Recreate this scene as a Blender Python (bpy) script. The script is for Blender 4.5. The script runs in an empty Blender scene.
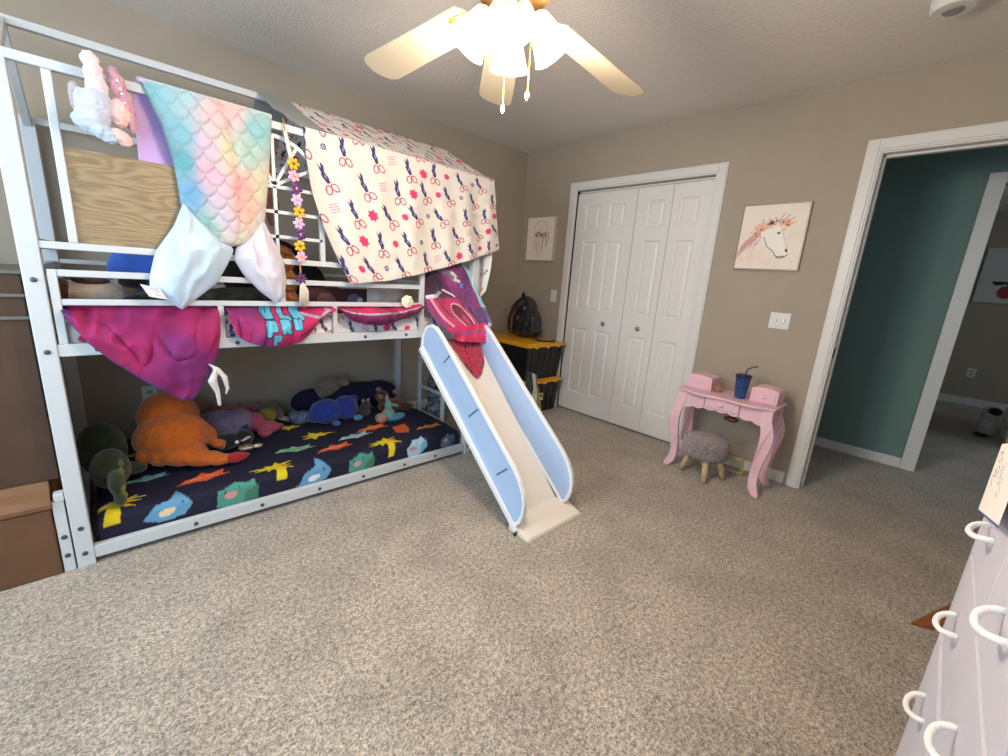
import bpy, bmesh, math, random
import numpy as np
from mathutils import Vector, Matrix, noise
random.seed(7)
SC = bpy.context.scene
COL = SC.collection
PI = math.pi

# ------------------------------------------------------------------ materials
def lin(c):
    return tuple(((v/255)/12.92 if v/255 <= .04045 else ((v/255+.055)/1.055)**2.4) for v in c)
def mat(name, rgb=(200,200,200), rough=.6, metal=0., emis=None, estr=0, bump=0, bscale=200, var=0, vscale=20, alpha=1, trans=0, sheen=0, attr=None, dark=None, bdist=.002):
    m = bpy.data.materials.new(name); m.use_nodes = True
    nt = m.node_tree; b = nt.nodes['Principled BSDF']
    c = lin(rgb)
    b.inputs['Base Color'].default_value = (*c, 1)
    b.inputs['Roughness'].default_value = rough
    b.inputs['Metallic'].default_value = metal
    if trans: b.inputs['Transmission Weight'].default_value = trans
    if alpha < 1: b.inputs['Alpha'].default_value = alpha
    if sheen: b.inputs['Sheen Weight'].default_value = sheen
    if emis:
        b.inputs['Emission Color'].default_value = (*lin(emis), 1); b.inputs['Emission Strength'].default_value = estr
    tc = nt.nodes.new('ShaderNodeTexCoord')
    src = None
    if attr:
        a = nt.nodes.new('ShaderNodeAttribute'); a.attribute_name = attr
        src = a.outputs['Color']; nt.links.new(src, b.inputs['Base Color'])
    if var:
        n = nt.nodes.new('ShaderNodeTexNoise'); n.inputs['Scale'].default_value = vscale; n.inputs['Detail'].default_value = 5
        nt.links.new(tc.outputs['Object'], n.inputs['Vector'])
        r = nt.nodes.new('ShaderNodeMapRange'); r.inputs['From Min'].default_value = .3; r.inputs['From Max'].default_value = .7
        r.inputs['To Min'].default_value = 0; r.inputs['To Max'].default_value = 1
        nt.links.new(n.outputs['Fac'], r.inputs['Value'])
        mx = nt.nodes.new('ShaderNodeMix'); mx.data_type = 'RGBA'; mx.blend_type = 'MIX'
        nt.links.new(r.outputs['Result'], mx.inputs['Factor'])
        d = lin(dark) if dark else tuple(v*(1-var) for v in c)
        if src is not None:
            mx.blend_type = 'MULTIPLY'; nt.links.new(src, mx.inputs[6]); mx.inputs[7].default_value = (1-var,)*3+(1,)
        else:
            mx.inputs[6].default_value = (*c, 1); mx.inputs[7].default_value = (*d, 1)
        nt.links.new(mx.outputs[2], b.inputs['Base Color'])
    if bump:
        n = nt.nodes.new('ShaderNodeTexNoise'); n.inputs['Scale'].default_value = bscale; n.inputs['Detail'].default_value = 3
        nt.links.new(tc.outputs['Object'], n.inputs['Vector'])
        bp = nt.nodes.new('ShaderNodeBump'); bp.inputs['Strength'].default_value = bump; bp.inputs['Distance'].default_value = bdist
        nt.links.new(n.outputs['Fac'], bp.inputs['Height']); nt.links.new(bp.outputs['Normal'], b.inputs['Normal'])
    return m

M = {}
M['wall'] = mat('taupe_wall_paint', (176,164,148), .75, bump=.35, bscale=90, var=.05, vscale=3)
M['hallwall'] = mat('hall_wall_daylight_tint', (112,142,136), .75, bump=.3, bscale=90)  # teal is the hall's bluish daylight painted into the wall colour
M['ceiling'] = mat('textured_ceiling_paint', (236,231,226), .85, bump=.8, bscale=70, bdist=.006, var=.06, vscale=50)
M['white'] = mat('white_trim_paint', (228,227,224), .4)
M['door'] = mat('white_door_paint', (236,233,230), .45, bump=.08, bscale=120)
M['metal'] = mat('white_powder_coated_metal', (206,210,214), .4)
M['bolt'] = mat('dull_steel', (95,95,98), .4, .7)
M['nickel'] = mat('brushed_nickel', (165,165,165), .3, .9)
M['brass'] = mat('polished_brass', (225,170,70), .22, .95)
M['black'] = mat('black_plastic', (18,18,20), .4)
M['yellow'] = mat('yellow_plastic', (236,172,28), .4)
M['plast'] = mat('cream_slide_plastic', (240,230,216), .35)
M['slideside'] = mat('blue_lit_slide_plastic', (172,200,238), .38)  # blue of the window light painted into the side plastic
M['rim'] = mat('white_slide_plastic', (236,238,242), .35)
M['pink'] = mat('pink_painted_wood', (236,194,206), .4)
M['pinkknob'] = mat('pale_pink_knob', (245,215,222), .3)
M['wood'] = mat('raw_pine', (205,178,140), .6)
M['attr'] = mat('printed_cotton', rough=.85, attr='Col', bump=.15, bscale=300, bdist=.001)
M['attrsheen'] = mat('printed_soft_fleece', rough=.7, attr='Col', sheen=.4, bump=.2, bscale=180)
M['attrsatin'] = mat('printed_satin', rough=.38, attr='Col')
M['attrflat'] = mat('printed_canvas', rough=.6, attr='Col')

def carpet():
    m = bpy.data.materials.new('grey_brown_carpet'); m.use_nodes = True
    nt = m.node_tree; b = nt.nodes['Principled BSDF']; b.inputs['Roughness'].default_value = .95
    b.inputs['Sheen Weight'].default_value = .25
    tc = nt.nodes.new('ShaderNodeTexCoord')
    def nz(scale, det=4, rough=.6):
        n = nt.nodes.new('ShaderNodeTexNoise'); n.inputs['Scale'].default_value = scale; n.inputs['Detail'].default_value = det
        n.inputs['Roughness'].default_value = rough
        nt.links.new(tc.outputs['Object'], n.inputs['Vector']); return n
    n1 = nz(150, 2, .6); n2 = nz(4.5, 4); n3 = nz(170, 2, .6); n4 = nz(62, 3, .7)
    cr = nt.nodes.new('ShaderNodeValToRGB'); e = cr.color_ramp.elements
    e[0].position = .39; e[0].color = (*lin((118,109,101)), 1); e[1].position = .62; e[1].color = (*lin((216,204,188)), 1)
    k = cr.color_ramp.elements.new(.5); k.color = (*lin((172,160,147)), 1)
    a = nt.nodes.new('ShaderNodeMath'); a.operation = 'ADD'; nt.links.new(n1.outputs['Fac'], a.inputs[0]); nt.links.new(n4.outputs['Fac'], a.inputs[1])
    h = nt.nodes.new('ShaderNodeMath'); h.operation = 'MULTIPLY'; h.inputs[1].default_value = .5
    nt.links.new(a.outputs[0], h.inputs[0]); nt.links.new(h.outputs[0], cr.inputs['Fac'])
    mr = nt.nodes.new('ShaderNodeMapRange'); mr.inputs['From Min'].default_value = .35; mr.inputs['From Max'].default_value = .65
    mr.inputs['To Min'].default_value = .82; mr.inputs['To Max'].default_value = 1.08
    nt.links.new(n2.outputs['Fac'], mr.inputs['Value'])
    mx = nt.nodes.new('ShaderNodeVectorMath'); mx.operation = 'SCALE'
    nt.links.new(cr.outputs['Color'], mx.inputs[0]); nt.links.new(mr.outputs['Result'], mx.inputs['Scale'])
    nt.links.new(mx.outputs[0], b.inputs['Base Color'])
    bp = nt.nodes.new('ShaderNodeBump'); bp.inputs['Strength'].default_value = .5; bp.inputs['Distance'].default_value = .006
    nt.links.new(n3.outputs['Fac'], bp.inputs['Height'])
    bp2 = nt.nodes.new('ShaderNodeBump'); bp2.inputs['Strength'].default_value = .4; bp2.inputs['Distance'].default_value = .01
    nt.links.new(n1.outputs['Fac'], bp2.inputs['Height']); nt.links.new(bp.outputs['Normal'], bp2.inputs['Normal'])
    nt.links.new(bp2.outputs['Normal'], b.inputs['Normal'])
    return m
M['carpet'] = carpet()
def woodgrain(name, c1, c2, axis='X', scale=6, dist=6):
    m = bpy.data.materials.new(name); m.use_nodes = True
    nt = m.node_tree; b = nt.nodes['Principled BSDF']; b.inputs['Roughness'].default_value = .5
    tc = nt.nodes.new('ShaderNodeTexCoord'); mp = nt.nodes.new('ShaderNodeMapping')
    mp.inputs['Scale'].default_value = (.9, 3, 3) if axis == 'X' else (3, 3, .7)
    nt.links.new(tc.outputs['Object'], mp.inputs['Vector'])
    w = nt.nodes.new('ShaderNodeTexWave'); w.bands_direction = 'Z' if axis == 'X' else 'X'
    w.inputs['Scale'].default_value = scale; w.inputs['Distortion'].default_value = dist; w.inputs['Detail'].default_value = 4; w.inputs['Detail Scale'].default_value = 1.2
    nt.links.new(mp.outputs['Vector'], w.inputs['Vector'])
    cr = nt.nodes.new('ShaderNodeValToRGB'); cr.color_ramp.elements[0].color = (*lin(c1), 1); cr.color_ramp.elements[1].color = (*lin(c2), 1)
    nt.links.new(w.outputs['Fac'], cr.inputs['Fac']); nt.links.new(cr.outputs['Color'], b.inputs['Base Color'])
    return m
def oakmat():
    m = bpy.data.materials.new('oak_grain_laminate'); m.use_nodes = True
    nt = m.node_tree; b = nt.nodes['Principled BSDF']; b.inputs['Roughness'].default_value = .5
    tc = nt.nodes.new('ShaderNodeTexCoord')
    def nn(sc, det, mp_):
        mp = nt.nodes.new('ShaderNodeMapping'); mp.inputs['Scale'].default_value = mp_; mp.inputs['Location'].default_value = (.3, 0, .1)
        nt.links.new(tc.outputs['Object'], mp.inputs['Vector'])
        n = nt.nodes.new('ShaderNodeTexNoise'); n.inputs['Scale'].default_value = sc; n.inputs['Detail'].default_value = det
        nt.links.new(mp.outputs['Vector'], n.inputs['Vector']); return n
    a = nn(3.2, 1.5, (.9, 1, 3.4)); f = nn(14, 4, (1, 1, 16))
    m1 = nt.nodes.new('ShaderNodeMath'); m1.operation = 'MULTIPLY'; m1.inputs[1].default_value = 85; nt.links.new(a.outputs['Fac'], m1.inputs[0])
    m2 = nt.nodes.new('ShaderNodeMath'); m2.operation = 'SINE'; nt.links.new(m1.outputs[0], m2.inputs[0])
    m3 = nt.nodes.new('ShaderNodeMath'); m3.operation = 'MULTIPLY_ADD'; m3.inputs[1].default_value = .13; nt.links.new(m2.outputs[0], m3.inputs[0]); nt.links.new(f.outputs['Fac'], m3.inputs[2])
    cr = nt.nodes.new('ShaderNodeValToRGB'); e = cr.color_ramp.elements
    e[0].position = .25; e[0].color = (*lin((128,108,80)), 1); e[1].position = .68; e[1].color = (*lin((164,142,108)), 1)
    nt.links.new(m3.outputs[0], cr.inputs['Fac']); nt.links.new(cr.outputs['Color'], b.inputs['Base Color'])
    return m
M['oak'] = oakmat()
M['brownwood'] = mat('brown_stained_wood', (112,76,52), .65, var=.22, vscale=14, bump=.2, bscale=60)
M['darkwood'] = mat('dark_brown_wood', (84,60,44), .8, var=.3, vscale=6)
M['greyedge'] = mat('grey_shelf_edge', (110,104,98), .6)

# ------------------------------------------------------------------ mesh helpers
class MB:
    def __init__(s): s.bm = bmesh.new()
    def add(s, vs, fs):
        v = [s.bm.verts.new(p) for p in vs]
        for f in fs:
            try: s.bm.faces.new([v[i] for i in f])
            except ValueError: pass
        return s
    def box(s, x0, x1, y0, y1, z0, z1, mt=None):
        vs = [Vector((x, y, z)) for x in (x0, x1) for y in (y0, y1) for z in (z0, z1)]
        if mt: vs = [mt @ v for v in vs]
        return s.add(vs, [(0,1,3,2),(4,6,7,5),(0,4,5,1),(2,3,7,6),(0,2,6,4),(1,5,7,3)])
    def bar(s, a, b, w, h=None, up=(0,0,1)):
        a, b = Vector(a), Vector(b); h = h or w; d = (b-a).normalized(); u = Vector(up)
        if abs(d.dot(u)) > .99: u = Vector((0,1,0))
        r = d.cross(u).normalized(); u = r.cross(d).normalized()
        vs = [p + r*(sx*w/2) + u*(sz*h/2) for p in (a, b) for sx in (-1, 1) for sz in (-1, 1)]
        return s.add(vs, [(0,1,3,2),(4,6,7,5),(0,4,5,1),(2,3,7,6),(0,2,6,4),(1,5,7,3)])
    def tube(s, pts, r, n=10, closed=False):
        pts = [Vector(p) for p in pts]; m = len(pts)
        rs = r if isinstance(r, (list, tuple)) else [r]*m
        rings = []; prev = None
        for i, p in enumerate(pts):
            if closed: d = pts[(i+1) % m]-pts[i-1]
            else: d = pts[min(i+1, m-1)]-pts[max(i-1, 0)]
            d.normalize()
            if prev is None:
                u = Vector((0,0,1)) if abs(d.z) < .9 else Vector((1,0,0))
                prev = d.cross(u).normalized()
            prev = (prev - d*prev.dot(d)).normalized(); q = d.cross(prev)
            rings.append([s.bm.verts.new(p + prev*(rs[i]*math.cos(2*PI*k/n)) + q*(rs[i]*math.sin(2*PI*k/n))) for k in range(n)])
        for i in range(m if closed else m-1):
            A, B = rings[i], rings[(i+1) % m]
            for k in range(n): s.bm.faces.new((A[k], A[(k+1) % n], B[(k+1) % n], B[k]))
        if not closed:
            s.bm.faces.new(rings[0][::-1]); s.bm.faces.new(rings[-1])
        return s
    def lathe(s, prof, c=(0,0,0), n=28, mt=None, cap=True):
        c = Vector(c); rings = []
        for r, z in prof:
            ring = []
            for k in range(n):
                v = Vector((r*math.cos(2*PI*k/n), r*math.sin(2*PI*k/n), z))
                if mt: v = mt @ v
                ring.append(s.bm.verts.new(v + c))
            rings.append(ring)
        for A, B in zip(rings, rings[1:]):
            for k in range(n): s.bm.faces.new((A[k], A[(k+1) % n], B[(k+1) % n], B[k]))
        if cap:
            s.bm.faces.new(rings[0][::-1]); s.bm.faces.new(rings[-1])
        return s
    def ell(s, c, r, rot=(0,0,0), n=20):
        mt = Matrix.Translation(c) @ Matrix.Rotation(rot[2], 4, 'Z') @ Matrix.Rotation(rot[1], 4, 'Y') @ Matrix.Rotation(rot[0], 4, 'X') @ Matrix.Diagonal((*r, 1))
        bmesh.ops.create_uvsphere(s.bm, u_segments=n, v_segments=n//2+2, radius=1, matrix=mt); return s
    def prism(s, poly, axis, a, b):
        def P(p, t):
            return {'x': (t, p[0], p[1]), 'y': (p[0], t, p[1]), 'z': (p[0], p[1], t)}[axis]
        A = [s.bm.verts.new(P(p, a)) for p in poly]; B = [s.bm.verts.new(P(p, b)) for p in poly]
        s.bm.faces.new(A[::-1]); s.bm.faces.new(B)
        for i in range(len(poly)):
            j = (i+1) % len(poly); s.bm.faces.new((A[i], A[j], B[j], B[i]))
        return s
    def build(s, name, m, parent=None, smooth=False, bevel=0, remesh=0, sub=0, solid=0, seg=2, loc=None, autos=False):
        bmesh.ops.recalc_face_normals(s.bm, faces=s.bm.faces)
        me = bpy.data.meshes.new(name)
        # origin at the centre of the base
        if parent is None and s.bm.verts:
            xs = [v.co.x for v in s.bm.verts]; ys = [v.co.y for v in s.bm.verts]; zs = [v.co.z for v in s.bm.verts]
            o0 = Vector(((min(xs)+max(xs))/2, (min(ys)+max(ys))/2, min(zs)))
        else: o0 = Vector((0,0,0))
        if parent is None: bmesh.ops.translate(s.bm, verts=s.bm.verts, vec=-o0)
        else: bmesh.ops.translate(s.bm, verts=s.bm.verts, vec=-wloc(parent))
        s.bm.to_mesh(me); s.bm.free()
        o = bpy.data.objects.new(name, me); COL.objects.link(o)
        me.materials.append(m if not isinstance(m, str) else M[m])
        if parent is not None: o.parent = parent
        else: o.location = o0
        if smooth:
            for p in me.polygons: p.use_smooth = True
        if bevel:
            md = o.modifiers.new('bevel', 'BEVEL'); md.width = bevel; md.segments = seg; md.limit_method = 'ANGLE'; md.angle_limit = math.radians(40)
        if remesh:
            md = o.modifiers.new('remesh', 'REMESH'); md.mode = 'VOXEL'; md.voxel_size = remesh; md.use_smooth_shade = True
            md2 = o.modifiers.new('smooth', 'SMOOTH'); md2.iterations = 4; md2.factor = .5
        if solid:
            md = o.modifiers.new('solid', 'SOLIDIFY'); md.thickness = solid; md.offset = 0
        if sub:
            md = o.modifiers.new('sub', 'SUBSURF'); md.levels = sub; md.render_levels = sub
        return o
def wloc(o):
    v = Vector((0,0,0))
    while o is not None: v = v + o.location; o = o.parent
    return v
def tag(o, label, cat, group=None, kind=None):
    o['label'] = label; o['category'] = cat
    if group: o['group'] = group
    if kind: o['kind'] = kind
    return o
def thing(name, label, cat, loc=(0,0,0), group=None):
    o = bpy.data.objects.new(name, None); o.empty_display_size = .05; COL.objects.link(o); o.location = loc
    return tag(o, label, cat, group)
def struct(o):
    o['kind'] = 'structure'; return o

# ------------------------------------------------------------------ painting on fine grids
class Paint:
    """A colour per grid vertex; S,T are coordinates in metres on the cloth."""
    def __init__(s, S, T, bg):
        s.S, s.T = S, T; s.C = np.zeros(S.shape+(3,)); s.C[:] = lin(bg)
    def put(s, mask, c, a=1):
        s.C[mask] = s.C[mask]*(1-a) + np.array(lin(c))*a
    def ell(s, cx, cy, rx, ry, c, rot=0, a=1):
        x, y = s.S-cx, s.T-cy; ca, sa = math.cos(rot), math.sin(rot)
        u, v = x*ca+y*sa, -x*sa+y*ca
        s.put((u/rx)**2+(v/ry)**2 < 1, c, a)
    def ring(s, cx, cy, rx, ry, w, c, rot=0):
        x, y = s.S-cx, s.T-cy; ca, sa = math.cos(rot), math.sin(rot)
        u, v = x*ca+y*sa, -x*sa+y*ca
        s.put(((u/rx)**2+(v/ry)**2 < 1) & ((u/(rx-w))**2+(v/(ry-w))**2 > 1), c)
    def seg(s, x0, y0, x1, y1, w, c, a=1):
        dx, dy = x1-x0, y1-y0; L = dx*dx+dy*dy+1e-12
        t = np.clip(((s.S-x0)*dx+(s.T-y0)*dy)/L, 0, 1)
        s.put((s.S-x0-t*dx)**2+(s.T-y0-t*dy)**2 < (w/2)**2, c, a)
    def line(s, pts, w, c, a=1):
        for p, q in zip(pts, pts[1:]): s.seg(*p, *q, w, c, a)
    def poly(s, pts, c, a=1):
        X, Y = s.S, s.T; ins = np.zeros(X.shape, bool); n = len(pts)
        for i in range(n):
            x0, y0 = pts[i]; x1, y1 = pts[(i+1) % n]
            if abs(y1-y0) < 1e-9: continue
            ins ^= ((y0 > Y) != (y1 > Y)) & (X < (x1-x0)*(Y-y0)/(y1-y0)+x0)
        s.put(ins, c, a)
def grid_mesh(name, P, C, m, parent=None, solid=0, sub=0):
    """P (nu,nv,3) points, C (nu,nv,3) colours -> one smooth sheet with a colour attribute."""
    nu, nv = P.shape[:2]
    if parent is None:
        o0 = Vector(((P[...,0].min()+P[...,0].max())/2, (P[...,1].min()+P[...,1].max())/2, P[...,2].min()))
    else: o0 = wloc(parent)
    V = (P.reshape(-1, 3)-np.array(o0)).tolist()
    F = [(i*nv+j, (i+1)*nv+j, (i+1)*nv+j+1, i*nv+j+1) for i in range(nu-1) for j in range(nv-1)]
    me = bpy.data.meshes.new(name); me.from_pydata(V, [], F); me.update()
    at = me.color_attributes.new('Col', 'FLOAT_COLOR', 'POINT')
    at.data.foreach_set('color', np.concatenate([C.reshape(-1, 3), np.ones((nu*nv, 1))], 1).astype(np.float32).ravel())
    me.materials.append(M[m] if isinstance(m, str) else m)
    for p in me.polygons: p.use_smooth = True
    o = bpy.data.objects.new(name, me); COL.objects.link(o)
    if parent is None: o.location = o0
    else: o.parent = parent
    if solid:
        md = o.modifiers.new('solid', 'SOLIDIFY'); md.thickness = solid; md.offset = 0
    return o
def resample(pts, n):
    pts = np.array(pts, float); d = np.r_[0, np.cumsum(np.linalg.norm(np.diff(pts, axis=0), axis=1))]; d /= d[-1]
    t = np.linspace(0, 1, n)
    # smooth (catmull like) resampling by averaging
    out = np.stack([np.interp(t, d, pts[:, k]) for k in range(pts.shape[1])], 1)
    for _ in range(max(1, n//18)):
        out[1:-1] = (out[:-2]+2*out[1:-1]+out[2:])/4
    return out
def nz(P, sc, seed=0):
    f = P.reshape(-1, 3)*sc
    return np.array([noise.noise(Vector((p[0]+seed, p[1]+seed*.7, p[2]))) for p in f]).reshape(P.shape[:-1])

# ------------------------------------------------------------------ camera (solved from the room's own lines)
cam = bpy.data.cameras.new('camera'); co = bpy.data.objects.new('camera', cam); COL.objects.link(co)
r_, u_, f_ = Vector((0.72724077, -0.68311993, 0.06684323)), Vector((0.1118183, 0.21399523, 0.97041368)), Vector((0.67721306, 0.6982501, -0.23201137))
mw = Matrix.Identity(4)
for i in range(3): mw[i][0] = r_[i]; mw[i][1] = u_[i]; mw[i][2] = -f_[i]
mw.translation = (0, 0, 1.2324); co.matrix_world = mw
cam.sensor_width = 36; cam.lens = 419.44/1008*36; cam.clip_start = .02; cam.clip_end = 60
SC.camera = co

# ------------------------------------------------------------------ room shell
XB, YL, YR, XF, H = 3.236, 3.213, -.50, -1.75, 2.44
DT = .12
fl = MB().box(XF-.1, 9.0, -2.2, YL+.1, -.08, 0).build('floor', 'carpet'); struct(fl)
ce = MB().box(XF-.1, 9.0, -2.2, YL+.1, H, H+.08).build('ceiling', 'ceiling'); struct(ce)
struct(MB().box(XF-.1, XB+.8, YL, YL+DT, 0, H).build('wall_left', 'wall'))
DY0, DY1, DZ = -.36, .453, 2.04      # doorway
CY0, CY1, CZ = 1.343, 2.546, 2.028   # closet opening
w = MB()
w.box(XB, XB+DT, CY1, YL, 0, H).box(XB, XB+DT, CY0, CY1, CZ+.003, H).box(XB, XB+DT, DY1+.015, CY0, 0, H)
w.box(XB, XB+DT, DY0-.015, DY1+.015, DZ+.015, H).box(XB, XB+DT, YR-.1, DY0-.015, 0, H)
struct(w.build('wall_back', 'wall'))

WY0, WY1, WZ0, WZ1 = -1.60, -.40, 1.0, 2.12   # window behind the camera
w = MB().box(XF-.1, WY0, YR-DT, YR, 0, H).box(WY1, XB, YR-DT, YR, 0, H).box(WY0, WY1, YR-DT, YR, 0, WZ0).box(WY0, WY1, YR-DT, YR, WZ1, H)
struct(w.build('wall_right', 'wall'))
w = MB().box(XF-DT, XF, YR-.1, .8, 0, H).box(XF-DT, XF, 2.0, YL+.1, 0, H).box(XF-DT, XF, .8, 2.0, 0, 1.0).box(XF-DT, XF, .8, 2.0, 2.12, H)
struct(w.build('wall_front', 'wall'))
w = MB()
for a in (.8, 1.96, 1.38): w.box(XF-.09, XF-.05, a, a+.04, 1.0, 2.12)
for a in (1.0, 2.08): w.box(XF-.09, XF-.05, .8, 2.0, a, a+.04)
struct(w.build('window_added', 'white'))  # unseen window, added so daylight brightens the closet wall
w = MB()
for a in (WY0, WY1-.04, (WY0+WY1)/2-.02): w.box(a, a+.04, YR-.09, YR-.05, WZ0, WZ1)
for a in (WZ0, WZ1-.04): w.box(WY0, WY1, YR-.09, YR-.05, a, a+.04)
struct(w.build('window_1', 'white'))
# closet cavity behind the folding doors
struct(MB().box(XB+DT, XB+.75, CY0-.2, CY0-.15, 0, H).box(XB+.7, XB+.75, CY0-.2, YL, 0, H).build('wall_closet', 'wall'))
# hallway: wall facing the doorway, its opening and the room beyond
HX = 4.38
w = MB().box(HX, HX+DT, .0, 1.25, 0, H).box(HX, HX+DT, -.92, .0, 2.06, H).box(HX, HX+DT, -1.8, -.92, 0, H)
struct(w.build('wall_hall', 'hallwall'))
struct(MB().box(XB+.75, HX+DT, 1.145, 1.25, 0, H).build('wall_hall_end', 'hallwall'))
struct(MB().box(8.2, 8.3, -2.2, 1.25, 0, H).build('wall_far', 'wall'))
struct(MB().box(HX+DT, 8.2, 1.15, 1.25, 0, H).build('wall_far_side', 'wall'))
struct(MB().box(XB+DT, 8.2, -2.2, -2.1, 0, H).build('wall_far_right', 'wall'))
# hall opening casing
w = MB().box(HX-.015, HX, -.055, .03, 0, 2.12).box(HX-.015, HX, -.91, -.055, 2.05, 2.12).box(HX-.015, HX, -.98, -.91, 0, 2.12)
w.box(HX, HX+DT, -.055, -.0, 0, 2.06)
struct(w.build('trim_3', 'white', bevel=.004))
def baseboard(name, boxes):
    b = MB()
    for x in boxes: b.box(*x)
    struct(b.build(name, 'white', bevel=.006))
BH = .08
baseboard('baseboard_back', [(XB-.014, XB, .545, 1.272, 0, BH), (XB-.014, XB, 2.66, YL, 0, BH)])
baseboard('baseboard_left', [(XF, XB-.014, YL-.014, YL, 0, BH)])
baseboard('baseboard_right', [(XF, XB, YR, YR+.014, 0, BH)])
baseboard('baseboard_hall', [(HX-.014, HX, .03, 1.145, 0, BH)])
baseboard('baseboard_far', [(8.186, 8.2, -2.1, 1.15, 0, .1)])
# casings: stepped profile
def casing(name, y0, y1, z1, wd=.07, jamb=True):
    b = MB()
    for (d0, d1, t) in ((0, wd, .012), (.012, wd-.008, .019)):
        b.box(XB-t, XB, y0-d1-.008, y0-d0-.008, 0, z1+d1+.008)
        b.box(XB-t, XB, y1+d0+.008, y1+d1+.008, 0, z1+d1+.008)
        b.box(XB-t, XB, y0-d0-.008, y1+d0+.008, z1+d0+.008, z1+d1+.008)
    if jamb:
        b.box(XB-.004, XB+DT+.01, y0-.015, y0, 0, z1+.015).box(XB-.004, XB+DT+.01, y1, y1+.015, 0, z1+.015).box(XB-.004, XB+DT+.01, y0, y1, z1, z1+.015)
        b.box(XB+.05, XB+.085, y1-.012, y1, 0, z1).box(XB+.05, XB+.085, y0, y0+.012, 0, z1).box(XB+.05, XB+.085, y0, y1, z1-.012, z1)
    struct(b.build(name, 'white', bevel=.003))
casing('trim_1', CY0, CY1, CZ, .070, jamb=False)
casing('trim_2', DY0, DY1, DZ, .068)
s = MB().box(XB+.01, XB+.04, DY1-.003, DY1, .885, .945).build('strike_plate', mat('dark_bronze', (50,42,36), .4, .8)); tag(s, 'small dark metal strike plate on the white doorway jamb', 'strike plate')
# jamb sides of the closet and head track
struct(MB().box(XB-.002, XB+.10, CY0-.008, CY0, 0, CZ+.004).box(XB-.002, XB+.10, CY1, CY1+.008, 0, CZ+.004).box(XB+.04, XB+.07, CY0, CY1, CZ-.012, CZ+.004).build('trim_4', 'white'))

# bifold closet doors: four leaves, three raised panels each
def leaf(y0, y1, name, sl_, sh_, knob=None):
    x = XB+.018; t = .03
    b = MB(); bm = b.bm
    z0, z1 = .015, 2.008
    zs = [(.2,.82), (1.0,1.6), (1.705,1.905)]
    yc0, yc1 = y0+sl_, y1-sh_
    # frame = slab with holes: build strips
    b.box(x, x+t, y0, yc0, z0, z1).box(x, x+t, yc1, y1, z0, z1)
    last = z0
    for a, c in zs: b.box(x, x+t, yc0, yc1, last, a); last = c
    b.box(x, x+t, yc0, yc1, last, z1)
    bmesh.ops.remove_doubles(bm, verts=bm.verts, dist=1e-5)
    # recessed moulding and raised centre
    for a, c in zs:
        e = [(0,0), (.010,.010), (.016,.011), (.034,.003)]
        prev = None
        for ins, dp in e:
            ring = [bm.verts.new((x+dp, yc0+ins, a+ins)), bm.verts.new((x+dp, yc1-ins, a+ins)), bm.verts.new((x+dp, yc1-ins, c-ins)), bm.verts.new((x+dp, yc0+ins, c-ins))]
            if prev:
                for k in range(4): bm.faces.new((prev[k], prev[(k+1) % 4], ring[(k+1) % 4], ring[k]))
            prev = ring
        bm.faces.new(prev)
    d = b.build(name, 'door'); struct(d)
    if knob:
        k = MB().lathe([(.006,0),(.007,.012),(.016,.018),(.019,.026),(.015,.034),(.003,.037)], (x, knob, .892), 20, Matrix.Rotation(-PI/2, 4, 'Y')).build('door_knob', 'nickel', d, smooth=True)
    return d
g = .002
leaf(2.245+g*.1, CY1-g, 'door_1', .050, .095); leaf(1.945+g, 2.245-g*.1, 'door_2', .100, .045, knob=2.115)
leaf(1.644+g, 1.944-g, 'door_3', .053, .095, knob=1.775); leaf(CY0+g, 1.644-g, 'door_4', .090, .055)

# ------------------------------------------------------------------ wall plates, pictures, smoke alarm
def plate(name, label, cat, x, y, z, w, h, kind, wall='back'):
    t = thing(name, label, cat, (x, y, z-h/2) if wall == 'back' else (x, y, z-h/2))
    if wall == 'back': f = lambda a0, a1, d0, d1, c0, c1: (x-d1, x-d0, y+a0, y+a1, z+c0, z+c1)
    else: f = lambda a0, a1, d0, d1, c0, c1: (x+a0, x+a1, y-d1, y-d0, z+c0, z+c1)
    MB().box(*f(-w/2, w/2, 0, .006, -h/2, h/2)).build('cover', 'white', t, bevel=.002)
    n = 2 if w > .1 else 1
    for i in range(n):
        a = (i-(n-1)/2)*.046
        if kind == 'switch':
            MB().box(*f(a-.006, a+.006, .006, .012, -.014, .014)).build('toggle', M['nickel'] if n > 1 else M['white'], t, bevel=.001)
        else:
            for c in (-.02, .02):
                s = MB().box(*f(a-.014, a+.014, .006, .008, c-.012, c+.012)).build('socket', mat('plate_grey', (170,168,160), .5), t, bevel=.002)
    return t
plate('switch_plate', 'double white switch plate between the horse print and doorway', 'switch', XB, .77, 1.078, .118, .105, 'switch')
plate('switch_plate', 'narrow white switch plate between the dreamcatcher print and closet', 'switch', XB, 2.715, 1.093, .07, .115, 'switch')
plate('outlet_plate', 'white outlet plate low on the wall behind the lower bunk', 'outlet', .15, YL, .40, .072, .115, 'outlet', 'left')
plate('outlet_plate', 'outlet on the wall of the room beyond the hall', 'outlet', 8.2, -.33, .43, .08, .12, 'outlet')

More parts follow.
